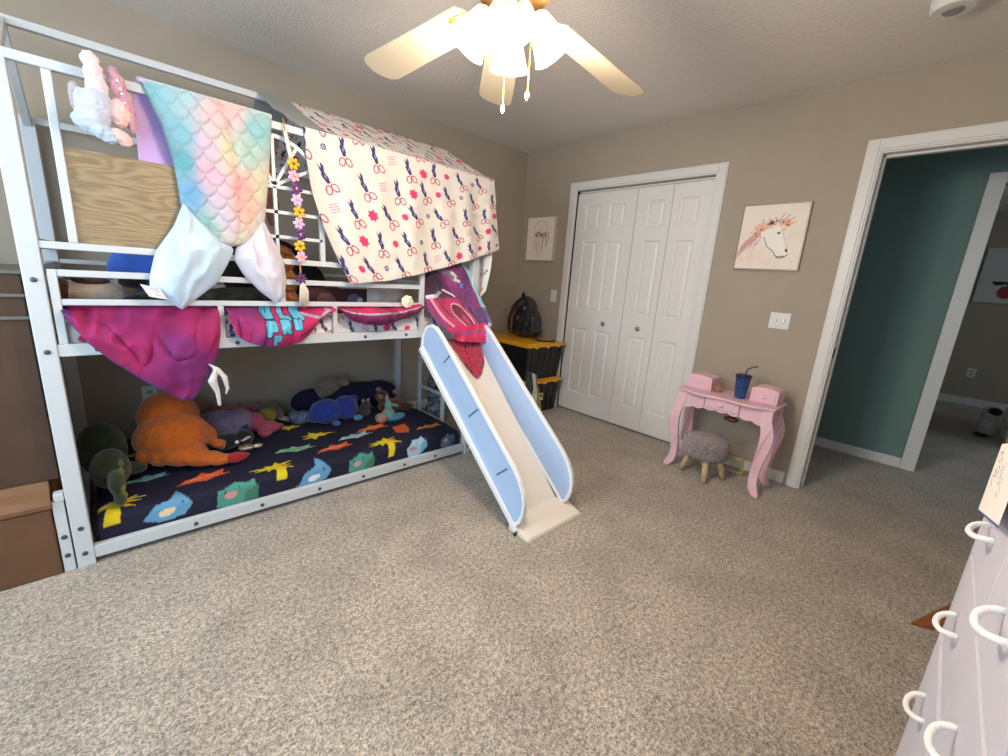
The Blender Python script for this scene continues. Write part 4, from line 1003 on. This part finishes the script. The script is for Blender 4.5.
plush('white_pillow', 'white pillow lying on the upper bunk beside the slide opening', (1.20, 2.5, .972), [
    ('case', mat('white_pillowcase', (226,214,208), .85, var=.08, vscale=8), [((0,0,.09),(.21,.16,.085)), ((.10,.0,.13),(.15,.14,.07)), ((-.05,0,.075),(.2,.15,.07))])], cat='pillow', vox=.01, fluff=0)
def portrait(p, W, Hh):
    p.put(np.ones(p.S.shape, bool), (66,34,40)); p.ell(W*.32, Hh*.5, W*.14, Hh*.32, (150,100,92)); p.ell(W*.32, Hh*.6, W*.16, Hh*.2, (30,20,26), 0, .5)
    p.ell(W*.75, Hh*.5, W*.12, Hh*.3, (100,100,118)); p.ell(W*.5, Hh*.3, W*.08, Hh*.2, (120,40,60)); p.ell(W*.85, Hh*.55, W*.05, Hh*.1, (180,190,200))
t = thing('printed_cushion', 'dark red picture cushion lying on the upper bunk under the garland', 'cushion', (.95, 2.36, .972))
S, T = np.meshgrid(np.linspace(0, .36, 70), np.linspace(0, .14, 40), indexing='ij'); p = Paint(S, T, (60,30,40)); portrait(p, .36, .14)
q = np.sin(PI*S/.36).clip(0)**.4*np.sin(PI*T/.14).clip(0)**.4
Fp = np.stack([.77+S, 2.36-.035*q, .975+T], -1); Bk = np.stack([.77+S, 2.36+.035*q, .975+T], -1)[::-1]
grid_mesh('cover', np.concatenate([Fp, Bk], 0), np.concatenate([p.C, p.C[::-1]], 0), 'attr', t)
plush('black_bag', 'black fabric bag standing behind the lattice window on the upper bunk', (.80, 2.9, .972), [
    ('bag', mat('black_fabric', (14,14,16), .85), [((0,0,.20),(.20,.08,.20)), ((-.14,.0,.22),(.16,.07,.22)), ((.1,0,.15),(.2,.09,.15))])], cat='bag', vox=.012, fluff=0)
plush('pink_limb_plush', 'long dusty pink plush limb hanging behind the lattice window', (.655, 2.4, 1.44), [
    ('limb', fur('dusty_rose_plush', (196,120,110), .15), [((0,0,.28),(.030,.03,.10),(0,.1,0)), ((.01,0,.12),(.026,.028,.13),(0,-.06,0)), ((.0,0,.02),(.022,.024,.06))])], vox=.006)
# hanging unicorn style toy on the eave rail
WHT = fur('pale_pink_fluff', (300,275,284), .15); PBL = fur('pale_blue_fluff', (258,264,290), .15)
t = plush('pastel_unicorn_plush', 'fluffy pastel pink and blue soft toy straddling the eave rail', (.06, 2.11, 1.60), [
    ('upper_leg', WHT, [((.0,.0,.235),(.024,.026,.026)), ((.005,-.005,.195),(.026,.026,.045)), ((.008,-.008,.15),(.030,.026,.05))]),
    ('body', PBL, [((.0,-.01,.10),(.042,.04,.055)), ((-.035,.0,.10),(.02,.025,.045)), ((-.012,-.02,.06),(.045,.04,.04))]),
    ('lower_leg', fur('sky_fluff', (240,262,290), .1), [((-.030,-.025,.035),(.04,.03,.024),(0,.5,0)), ((.005,-.03,.018),(.05,.030,.024),(0,.5,0))]),
    ('muzzle', fur('peach_fluff', (300,252,246), .1), [((.055,-.01,.09),(.030,.03,.045)), ((.050,-.03,.012),(.036,.026,.024),(0,.5,0))]),
    ('tail', fur('white_fluff', (224,216,224), .1), [((-.052,.01,.11),(.012,.015,.04)), ((-.048,.01,.14),(.014,.015,.02))]),
], vox=.003, fluff=.005)
t = plush('sequin_plush', 'narrow rose sequin toy arm hanging over the eave rail beside mermaid blanket', (.135, 2.112, 1.65), [
    ('arm', mat('rose_sequin_fur', (222,160,176), .45, bump=1, bscale=250, var=.4, vscale=80, sheen=.4), [((-.022,.0,.165),(.016,.02,.022)), ((-.012,-.005,.125),(.022,.02,.045)), ((.004,-.008,.07),(.022,.02,.05)), ((.012,-.008,.02),(.016,.016,.035)), ((-.02,-.004,.05),(.018,.016,.045))]),
    ('sequins', mat('silver_sequin', (240,225,225), .15, .8), [((-.014,-.026,.14),(.004,.002,.006)), ((-.008,-.028,.115),(.004,.002,.006)), ((-.006,-.03,.10),(.004,.002,.005)), ((-.002,-.03,.075),(.003,.002,.005))]),
], vox=.004)

# ------------------------------------------------------------------ flower garland
g = thing('flower_garland', 'garland of yellow purple and pink fabric flowers hanging from the eave rail', 'garland', (.685, 2.12, 1.08))
MB().tube([(.655,2.165,1.80),(.655,2.145,1.835),(.652,2.13,1.80),(.664,2.128,1.70),(.676,2.126,1.62),(.686,2.122,1.5),(.690,2.12,1.3),(.690,2.12,1.12),(.700,2.12,1.03)], .0035, 6).build('cord', mat('tan_cord', (186,140,92), .7), g, smooth=True)
MB().tube([(.655,2.128,1.78),(.668,2.124,1.70),(.676,2.122,1.66)], .009, 8).build('ribbon', mat('white_ribbon', (226,214,204), .6), g, smooth=True)
FYE, FPU, FPI, FLI = mat('yellow_petal', (240,178,40), .6), mat('purple_petal', (92,38,120), .6), mat('pink_petal', (238,170,204), .6), mat('lilac_petal', (214,176,226), .6)
zs = [1.655, 1.605, 1.555, 1.508, 1.458, 1.408, 1.362, 1.310, 1.262]
fm = [FYE, FPI, FPU, FLI, FYE, FLI, FPU, FYE, FPI]
for i, (z, m) in enumerate(zip(zs, fm)):
    x = .676+.016*min(1, i/4)+.002*(-1)**i; b = MB(); y = 2.112
    for k in range(6):
        a = k*PI/3+i*.4; b.ell((x+.015*math.cos(a), y, z+.015*math.sin(a)), (.012,.004,.008), (0,-a,0), 8)
    fl_ = b.build('flower', m, g, smooth=True)
    MB().ell((x, y-.006, z), (.006,.004,.006), n=8).build('centre', FYE if m is not FYE else mat('brown_centre', (150,80,30), .6), fl_, smooth=True)
b = MB()
for k in range(7): a = k*.9; b.ell((.690+.014*math.cos(a), 2.112, 1.165+.014*math.sin(a)), (.014,.005,.007), (0,-a,0), 8)
b.build('flower', mat('plum_petal', (88,40,86), .6), g, smooth=True)
b = MB()
for k in range(5): b.tube([(.69,2.116,1.16),(.684+.008*k,2.112,1.11),(.68+.009*k,2.115,1.045)], .0045, 6)
b.build('tassel', mat('cream_tassel', (220,204,190), .8), g, smooth=True)
b = MB()
for k in range(7): a = k*2*PI/7; b.ell((1.255+.022*math.cos(a), 2.118, 1.065+.02*math.sin(a)), (.018,.008,.018), (0,0,0), 10)
b.ell((1.255,2.108,1.065), (.014,.01,.014), n=10)
tag(b.build('rosette', mat('cream_rosette', (240,226,206), .8), None, smooth=True, remesh=.003), 'small cream fabric rosette on the guard rail near the slide', 'rosette')

# ------------------------------------------------------------------ brown cabinet left of the bed
cb = thing('brown_cabinet', 'dark brown wooden cabinet with stepped base standing left of the bunk bed', 'cabinet', (-.75, 2.5, 0))
MB().box(-1.30, -.226, 2.150, 2.9, 0, .275).build('base_box', 'brownwood', cb, bevel=.006)
pr = [(2.150,.275),(2.140,.285),(2.138,.30),(2.150,.325),(2.185,.345),(2.20,.37),(2.9,.37),(2.9,.275)]
MB().prism(pr, 'x', -1.31, -.222).build('ledge_moulding', mat('worn_brown_edge', (132,92,60), .6, var=.3, vscale=12), cb, smooth=False, bevel=.003)
MB().box(-1.30, -.193, 2.21, 2.9, .37, 1.14).build('upper_box', 'darkwood', cb, bevel=.004)
for z in (.985, 1.062, 1.140): MB().box(-1.305, -.191, 2.202, 2.9, z-.005, z+.005).build('shelf_edge', 'greyedge', cb)

# ------------------------------------------------------------------ storage totes, bags
def tote(z0, h, label, sticker=None):
    x0, x1, y0, y1 = 2.675, 3.19, 2.485, 3.19; t = thing('storage_tote', label, 'storage tote', ((x0+x1)/2, (y0+y1)/2, z0), 'stacked storage totes')
    b = MB(); ins = .035
    bot = [(x0+ins,y0+ins),(x1-ins,y0+ins),(x1-ins,y1-ins),(x0+ins,y1-ins)]; top = [(x0+.008,y0+.008),(x1-.008,y0+.008),(x1-.008,y1-.008),(x0+.008,y1-.008)]
    vs = [(*p, z0) for p in bot]+[(*p, z0+h-.035) for p in top]
    b.add(vs, [(0,3,2,1),(4,5,6,7)]+[(i,(i+1)%4,4+(i+1)%4,4+i) for i in range(4)])
    for k in range(5):     # stiffening ribs on the front
        xx = x0+.09+k*.085; b.bar((xx, y0+ins-.004, z0+.03), (xx, y0+.010, z0+h-.06), .02, .010, up=(0,1,0))
    b.box(x0-.004, x1+.004, y0-.004, y0+.012, z0+h-.06, z0+h-.035)
    b.build('bin', 'black', t, bevel=.008)
    l = MB().box(x0-.012, x1+.012, y0-.012, y1+.008, z0+h-.035, z0+h-.012).box(x0+.03, x1-.03, y0+.03, y1-.03, z0+h-.02, z0+h-.004)
    for k in range(3): l.box(x0+.09+k*.15, x0+.13+k*.15, y0-.020, y0+.0, z0+h-.045, z0+h-.015)
    l.build('lid', 'yellow', t, bevel=.006)
    for yy in (y0-.016,): MB().box(x1-.05, x1-.02, yy, yy+.02, z0+h-.10, z0+h-.03).build('clip', mat('grey_clip', (92,90,88), .5), t, bevel=.004)
    if sticker:
        S, T = np.meshgrid(np.linspace(0, .09, 50), np.linspace(0, .09, 50), indexing='ij'); p = Paint(S, T, (24,24,24))
        p.ell(.045, .055, .034, .022, (226,222,120)); p.ell(.045, .055, .022, .012, (30,30,30)); p.poly([(.01,.01),(.08,.01),(.07,.03),(.02,.03)], (230,230,226)); p.seg(.02, .08, .07, .075, .008, (236,190,60))
        yy = y0+ins-.013-.018
        grid_mesh('sticker', np.stack([x0+.20+S, y0+.010+.0*T-.002, z0+.12+T], -1), p.C, 'attrflat', t)
    return t
tote(0, .335, 'bottom black storage tote with yellow lid and small round sticker', True)
tote(.332, .345, 'upper black storage tote with yellow lid carrying the clear backpack')
TZ = .675
def backpack():
    t = thing('clear_backpack', 'black mesh and clear plastic backpack standing on the upper storage tote', 'backpack', (3.02, 2.86, TZ))
    vinyl = mat('smoky_clear_vinyl', (60,58,60), .12, trans=.0, alpha=.62)
    MB().ell((3.03,2.86,TZ+.16), (.11,.17,.165)).ell((3.03,2.88,TZ+.27), (.09,.13,.13)).ell((3.02,2.84,TZ+.08), (.12,.18,.085)).build('shell', vinyl, t, smooth=True, remesh=.008)
    MB().ell((3.05,2.87,TZ+.12), (.08,.13,.12)).ell((3.05,2.88,TZ+.24), (.06,.09,.11)).build('lining', mat('black_mesh_lining', (24,22,24), .8, bump=1, bscale=120), t, smooth=True, remesh=.01)
    for pts in ([(2.915,2.72,TZ+.07),(2.91,2.73,TZ+.20),(2.93,2.77,TZ+.33),(2.98,2.86,TZ+.405),(2.95,2.95,TZ+.33),(2.92,2.99,TZ+.2),(2.925,3.0,TZ+.06)],
                [(2.90,2.80,TZ+.06),(2.895,2.81,TZ+.18),(2.92,2.85,TZ+.30),(2.90,2.90,TZ+.2),(2.905,2.91,TZ+.07)]):
        MB().tube(pts, .010, 8).build('piping', 'black', t, smooth=True)
    MB().tube([(2.98,2.68,TZ+.06),(2.93,2.62,TZ+.01),(2.98,2.53,TZ+.008),(3.06,2.505,TZ+.008)], .009, 8).build('strap', 'black', t, smooth=True)
    MB().tube([(2.97,2.86,TZ+.39),(2.98,2.88,TZ+.43),(3.0,2.92,TZ+.40)], .009, 8).build('handle', 'black', t, smooth=True)
    for y, z in ((2.80,.28), (2.88,.19), (2.76,.14)):
        MB().ell((2.921, y, TZ+z), (.006,.012,.022), (.6,0,0), 10).build('shiny_tab', 'nickel', t, smooth=True)
backpack()
plush('tan_bag', 'tan fabric bag slumped in the corner behind the clear backpack', (3.10, 3.11, TZ), [
    ('bag', mat('tan_canvas', (130,104,74), .9), [((0,0,.13),(.07,.06,.13)), ((0,0,.25),(.045,.04,.06))])], cat='bag', vox=.008, fluff=0)
def c_grn(p, U, V, w1, w2):
    p.C[:] = lin((30,52,54)); p.put((U > .45) & (U < .72), (206,208,190)); p.put((w1 > .1) & (U > .7), (150,146,60)); return p.C
swag('striped_towel', 'dark green and cream towel draped down the front of the totes', [(2.62,.46),(2.70,.43),(2.78,.40)], [(2.62,.015),(2.74,.012),(2.86,.012)], c_grn, 2.44, amp=.03, nu=60, nv=80, seed=3, mate='attrsheen', cat='towel')

# ------------------------------------------------------------------ vanity table
def vanity():
    t = thing('vanity_table', 'small pink childs vanity table with curved legs and scalloped apron', 'vanity table', (3.0, .90, 0))
    y0, y1, x0, x1, zt = .598, 1.200, 2.815, 3.115, .575
    top = [(x1, y0), (x1, y1)]
    n = 40
    for i in range(n+1):
        s = i/n; y = y1+(y0-y1)*s
        top.append((x0+.028 - .026*math.sin(PI*s)**.8*1.0 + .012*math.cos(4*PI*s), y))
    MB().prism(top[::-1], 'z', zt-.016, zt).build('table_top', 'pink', t, bevel=.005, seg=3)
    # front apron with scalloped lower edge
    xa = x0+.045
    bot = []
    ya, yb = y0+.045, y1-.045
    for i in range(61):
        s = i/60; y = ya+(yb-ya)*s
        z = zt-.016-.085 - .030*math.sin(PI*s)**2*-1*.0 - .012*abs(math.sin(7*PI*s)) - .028*(1-math.sin(PI*s)**.6) + .006
        bot.append((y, z))
    MB().prism([(ya, zt-.016), (yb, zt-.016)] + bot[::-1], 'x', xa, xa+.014).build('apron', 'pink', t)
    for yy in (y0+.035, y1-.05): MB().box(xa+.01, x1-.03, yy, yy+.014, zt-.11, zt-.016).build('side_apron', 'pink', t)
    MB().box(x1-.035, x1-.02, ya, yb, zt-.10, zt-.016).build('rear_apron', 'pink', t)
    d = MB().box(xa-.010, xa+.20, .795, 1.005, zt-.085, zt-.020).build('drawer', 'pink', t, bevel=.003)
    MB().ell((xa-.020,.90,zt-.053), (.012,.012,.012)).build('knob', 'pinkknob', d, smooth=True)
    MB().box(xa-.0015, xa, .789, .7925, zt-.095, zt-.018).box(xa-.0015, xa, 1.0075, 1.011, zt-.095, zt-.018).build('drawer_gap', mat('pink_shadow_gap', (150,90,104), .6), t)
    # cabriole legs sawn from flat board
    def leg(xc, yc, sy, sx):
        c = [(.0,.560),(.0,.50),(-.010,.46),(-.022,.42),(-.026,.37),(-.022,.32),(-.012,.26),(-.002,.20),(.004,.14),(.003,.09),(-.006,.05),(-.020,.022),(-.028,.005)]
        w = [.028,.030,.034,.036,.036,.034,.030,.027,.025,.025,.027,.026,.018]
        Lh = [(yc-sy*(a)+ww*-1, z) for (a, z), ww in zip(c, w)]; Rh = [(yc-sy*(a)+ww, z) for (a, z), ww in zip(c, w)]
        poly = Lh+[(yc-sy*c[-1][0]-w[-1], 0), (yc-sy*c[-1][0]+w[-1], 0)]+Rh[::-1]
        b = MB().prism(poly, 'x', xc, xc+.024)
        # bow of the leg front to back
        for v in b.bm.verts:
            z = v.co.z; v.co.x += sx*(.030*math.sin(PI*min(1, max(0, (z-.12)/.4)))*-1 + .03*(1-min(1, z/.12)))*-1*-1 if False else sx*(-.022*math.sin(PI*min(1, max(0, (z-.15)/.38))) - .022*(1-min(1, z/.12)))
        b.build('leg', 'pink', t, bevel=.003)
    for yc, sy in ((y0+.038, -1), (y1-.038, 1)):
        leg(x0+.045, yc, sy, 1); leg(x1-.055, yc, sy, -1)
    for ya_, yb_, nm in ((y1-.185, y1-.025, 1), (y0+.02, y0+.175, 2)):
        bx = MB(); xs0, xs1 = 2.945, 3.095
        prof = [(ya_, zt), (yb_, zt)] + [(yb_-(yb_-ya_)*i/16, zt+.085+.014*math.sin(PI*i/16)**.7) for i in range(17)]
        bx.prism(prof, 'x', xs0, xs1); dd = bx.build('jewel_drawer', 'pink', t, bevel=.003)
        yc = (ya_+yb_)/2
        f = MB().box(xs0-.006, xs0+.002, ya_+.014, yb_-.014, zt+.010, zt+.072).build('drawer_front', 'pink', dd, bevel=.002)
        MB().ell((xs0-.014, yc, zt+.042), (.010,.010,.010)).build('knob', 'pinkknob', dd, smooth=True)
    return zt
VZ = vanity()
cup = thing('tumbler', 'dark blue plastic tumbler with bent straw on the vanity table', 'cup', (2.96, .835, VZ))
blue = mat('navy_translucent_plastic', (20,44,96), .2, var=.4, vscale=60, dark=(40,90,150))
MB().lathe([(.031,0),(.033,.004),(.044,.140),(.045,.142)], (2.96,.835,VZ), 32).build('body', blue, cup, smooth=True)
MB().lathe([(.047,.138),(.048,.152),(.042,.156),(.010,.158)], (2.96,.835,VZ), 32).build('lid', mat('dark_blue_lid', (16,30,66), .3), cup, smooth=True)
MB().tube([(2.955,.83,VZ+.10),(2.96,.825,VZ+.175),(2.962,.818,VZ+.195),(2.965,.79,VZ+.213),(2.967,.768,VZ+.218)], .0042, 10).build('straw', mat('blue_straw', (30,50,100), .3), cup, smooth=True)
tr = thing('trinket_bowl', 'small glass trinket bowl with coral beads beside the left vanity drawer', 'bowl', (2.985, .98, VZ))
MB().lathe([(.016,0),(.030,.012),(.036,.03),(.034,.045)], (2.985,.98,VZ), 20, cap=False).build('bowl', mat('amber_glass', (190,150,120), .15, alpha=.6), tr, smooth=True)
b = MB()
for k in range(16): b.ell((2.985+random.uniform(-.022,.022), .98+random.uniform(-.022,.022), VZ+.014+random.uniform(0,.026)), (.008,)*3, n=8)
b.build('beads', mat('coral_beads', (186,120,96), .4, var=.6, vscale=90), tr, smooth=True, remesh=.003)['kind'] = 'stuff'
pr_ = thing('hair_clip', 'dark red patterned hair clip hooked beneath the vanity apron', 'hair clip', (2.875, .84, .40))
MB().ell((2.90,.84,.435), (.022,.045,.018)).build('clip_body', mat('dark_red_pattern', (104,32,34), .4, var=.8, vscale=70, dark=(40,14,18)), pr_, smooth=True)
MB().box(2.894,2.906,.825,.855,.448,.475).build('clasp', 'black', pr_)
# stool
def stool():
    cx, cy = 2.885, .955
    t = thing('fluffy_stool', 'round stool with curly grey pink fleece seat and three visible pine legs', 'stool', (cx, cy, 0))
    fl = mat('curly_fleece', (186,168,166), .95, sheen=.6, bump=1, bscale=110, bdist=.02, var=.75, vscale=85, dark=(96,84,86))
    MB().lathe([(.11,.145),(.138,.152),(.146,.18),(.147,.23),(.138,.262),(.115,.28),(.06,.288),(.01,.289)], (cx,cy,0), 48).build('seat', fl, t, smooth=True)
    for a in (225-47+30, 225+43+22, 20, 110):
        A = math.radians(a); d = Vector((math.cos(A), math.sin(A), 0))
        MB().tube([Vector((cx,cy,.17))+d*.085, Vector((cx,cy,0))+d*.135], [.022,.017], 14).build('leg', 'wood', t, smooth=True)
stool()
gf = thing('gold_frame', 'small empty gilt frame lying behind the fluffy stool', 'frame', (3.12, .85, 0))
b = MB(); mt = Matrix.Translation((3.10,.86,.006)) @ Matrix.Rotation(math.radians(10), 4, 'Z') @ Matrix.Rotation(math.radians(58), 4, 'Y') @ Matrix.Translation((-.17,0,0))
for bb in ((0,.17,-.10,-.08,-.008,.008), (0,.17,.08,.10,-.008,.008), (0,.02,-.10,.10,-.008,.008), (.15,.17,-.10,.10,-.008,.008)): b.box(*bb, mt)
b.build('moulding', mat('pale_gilt', (206,186,130), .4, .2), gf, bevel=.002)

# ------------------------------------------------------------------ fabric dresser at the right
def dresser():
    x0, x1, yf, yb, Hd = .27, 1.205, -.122, -.43, 1.15
    t = thing('fabric_dresser', 'tall pale grey fabric drawer dresser with rope pulls at the right edge', 'dresser', ((x0+x1)/2, (yf+yb)/2, 0))
    fr = mat('grey_metal_frame', (196,196,204), .4); fab = mat('pale_lilac_grey_fabric', (205,204,216), .9, bump=.5, bscale=350, var=.06, vscale=5)
    rope = mat('white_rope', (240,238,236), .8, bump=1, bscale=200)
    b = MB()
    for x in (x0, x1-.016):
        for y in (yf-.02, yb): b.box(x, x+.016, y, y+.016, 0, Hd)
    zc = [.0+.11+.19*k for k in range(6)]
    for z in (.02, Hd-.02): b.box(x0, x1, yf-.02, yf-.004, z-.01, z+.01); b.box(x0, x1, yb, yb+.016, z-.01, z+.01); b.box(x1-.016, x1, yb, yf-.004, z-.01, z+.01)
    b.build('frame', fr, t)
    MB().box(x0-.01, x1+.004, yb-.01, yf-.006, Hd-.01, Hd+.012).build('top_panel', mat('pale_wood_top', (214,206,196), .5), t, bevel=.003)
    MB().box(x1-.007, x1+.002, yb+.01, yf-.016, .03, Hd-.02).build('side_panel', mat('clear_grey_side', (170,168,170), .5), t)
    W = (x1-x0-.006)/3
    for c in range(3):
        for r in range(6):
            xa = x1-.004-(c+1)*W+.003; xb = xa+W-.006; za = .02+.188*r; zb = za+(.184 if not (r == 4) else .180)
            b = MB().box(xa, xb, yb+.02, yf-.003+random.uniform(-.0015,.0015), za, zb)
            dr = b.build('drawer', fab, t, bevel=.005)
            xc = (xa+xb)/2+.0; zz = za+.10 - .0
            if r < 5:
                hh = zz
                P = [Vector((xc+.038*math.cos(a_), yf-.004+.027*math.sin(a_)**.7, hh-.010*math.sin(a_))) for a_ in [PI*k/16 for k in range(17)]]
                MB().tube(P, .0048, 8).build('rope_pull', rope, dr, smooth=True)
    # lean back by about a degree and a half: soft frame
    return t
dresser()
def sketch(name, label, x0, x1, z0, z1, seed, tilt):
    S, T = np.meshgrid(np.linspace(0, x1-x0, 60), np.linspace(0, z1-z0, 60), indexing='ij'); p = Paint(S, T, (250,244,238))
    rnd = random.Random(seed)
    for k in range(5):
        cx, cy = rnd.uniform(.03, x1-x0-.03), rnd.uniform(.02, z1-z0-.02)
        p.ring(cx, cy, .018, .010, .002, (90,90,110), rnd.uniform(0, 2)); p.seg(cx, cy, cx+rnd.uniform(-.03,.03), cy+.02, .002, (90,90,120))
    p.seg(0, .002, x1-x0, .002, .005, (60,84,170))
    X = x0+S; Z = z0+T+tilt*(S); Y = -.112+.0*S
    o = grid_mesh(name, np.stack([X, Y+0*X, Z], -1), p.C, 'attrflat', solid=.0008)
    tag(o, label, 'drawing')
sketch('pencil_drawing', 'cream sheet with pencil doodles taped over the top row of dresser', .92, 1.16, .925, 1.06, 2, -.25)
cbd = MB().prism([(2.20,-.15),(2.23,-.21),(2.55,-.40),(2.60,-.30)], 'z', .0, .012).build('cardboard_sheet', mat('brown_cardboard', (150,88,50), .8))
tag(cbd, 'brown cardboard corner lying on the carpet beyond the dresser', 'cardboard')

# ------------------------------------------------------------------ room beyond the hall
wc = thing('white_chest', 'white chest of drawers standing in the room beyond the hall', 'chest', (6.3, -.93, 0))
MB().box(5.95, 6.75, -1.25, -.60, 0, .80).build('carcass', 'white', wc, bevel=.006)
for z in (.06, .31, .56):
    d = MB().box(5.97, 6.73, -.602, -.590, z, z+.22).build('drawer', 'white', wc, bevel=.004)
    for x in (6.15, 6.55): MB().ell((x, -.582, z+.11), (.014,.012,.014), n=10).build('knob', 'nickel', d, smooth=True)
plush('white_dog_plush', 'white soft toy with black patch sitting on the floor beyond the hall', (6.30, -.47, 0), [
    ('body', fur('white_dog_fur', (224,224,224)), [((0,0,.12),(.10,.08,.11)), ((.0,.0,.24),(.08,.07,.08))]),
    ('patch', fur('black_patch_fur', (20,20,22)), [((-.06,-.02,.28),(.035,.05,.04))]), ('paw', fur('black_paw_fur', (20,20,22)), [((-.03,.02,.03),(.06,.06,.025))])], vox=.012)

# ------------------------------------------------------------------ look
SC.view_settings.view_transform = 'Standard'
SC.view_settings.look = 'None'
SC.view_settings.exposure = 0
SC.view_settings.gamma = 1
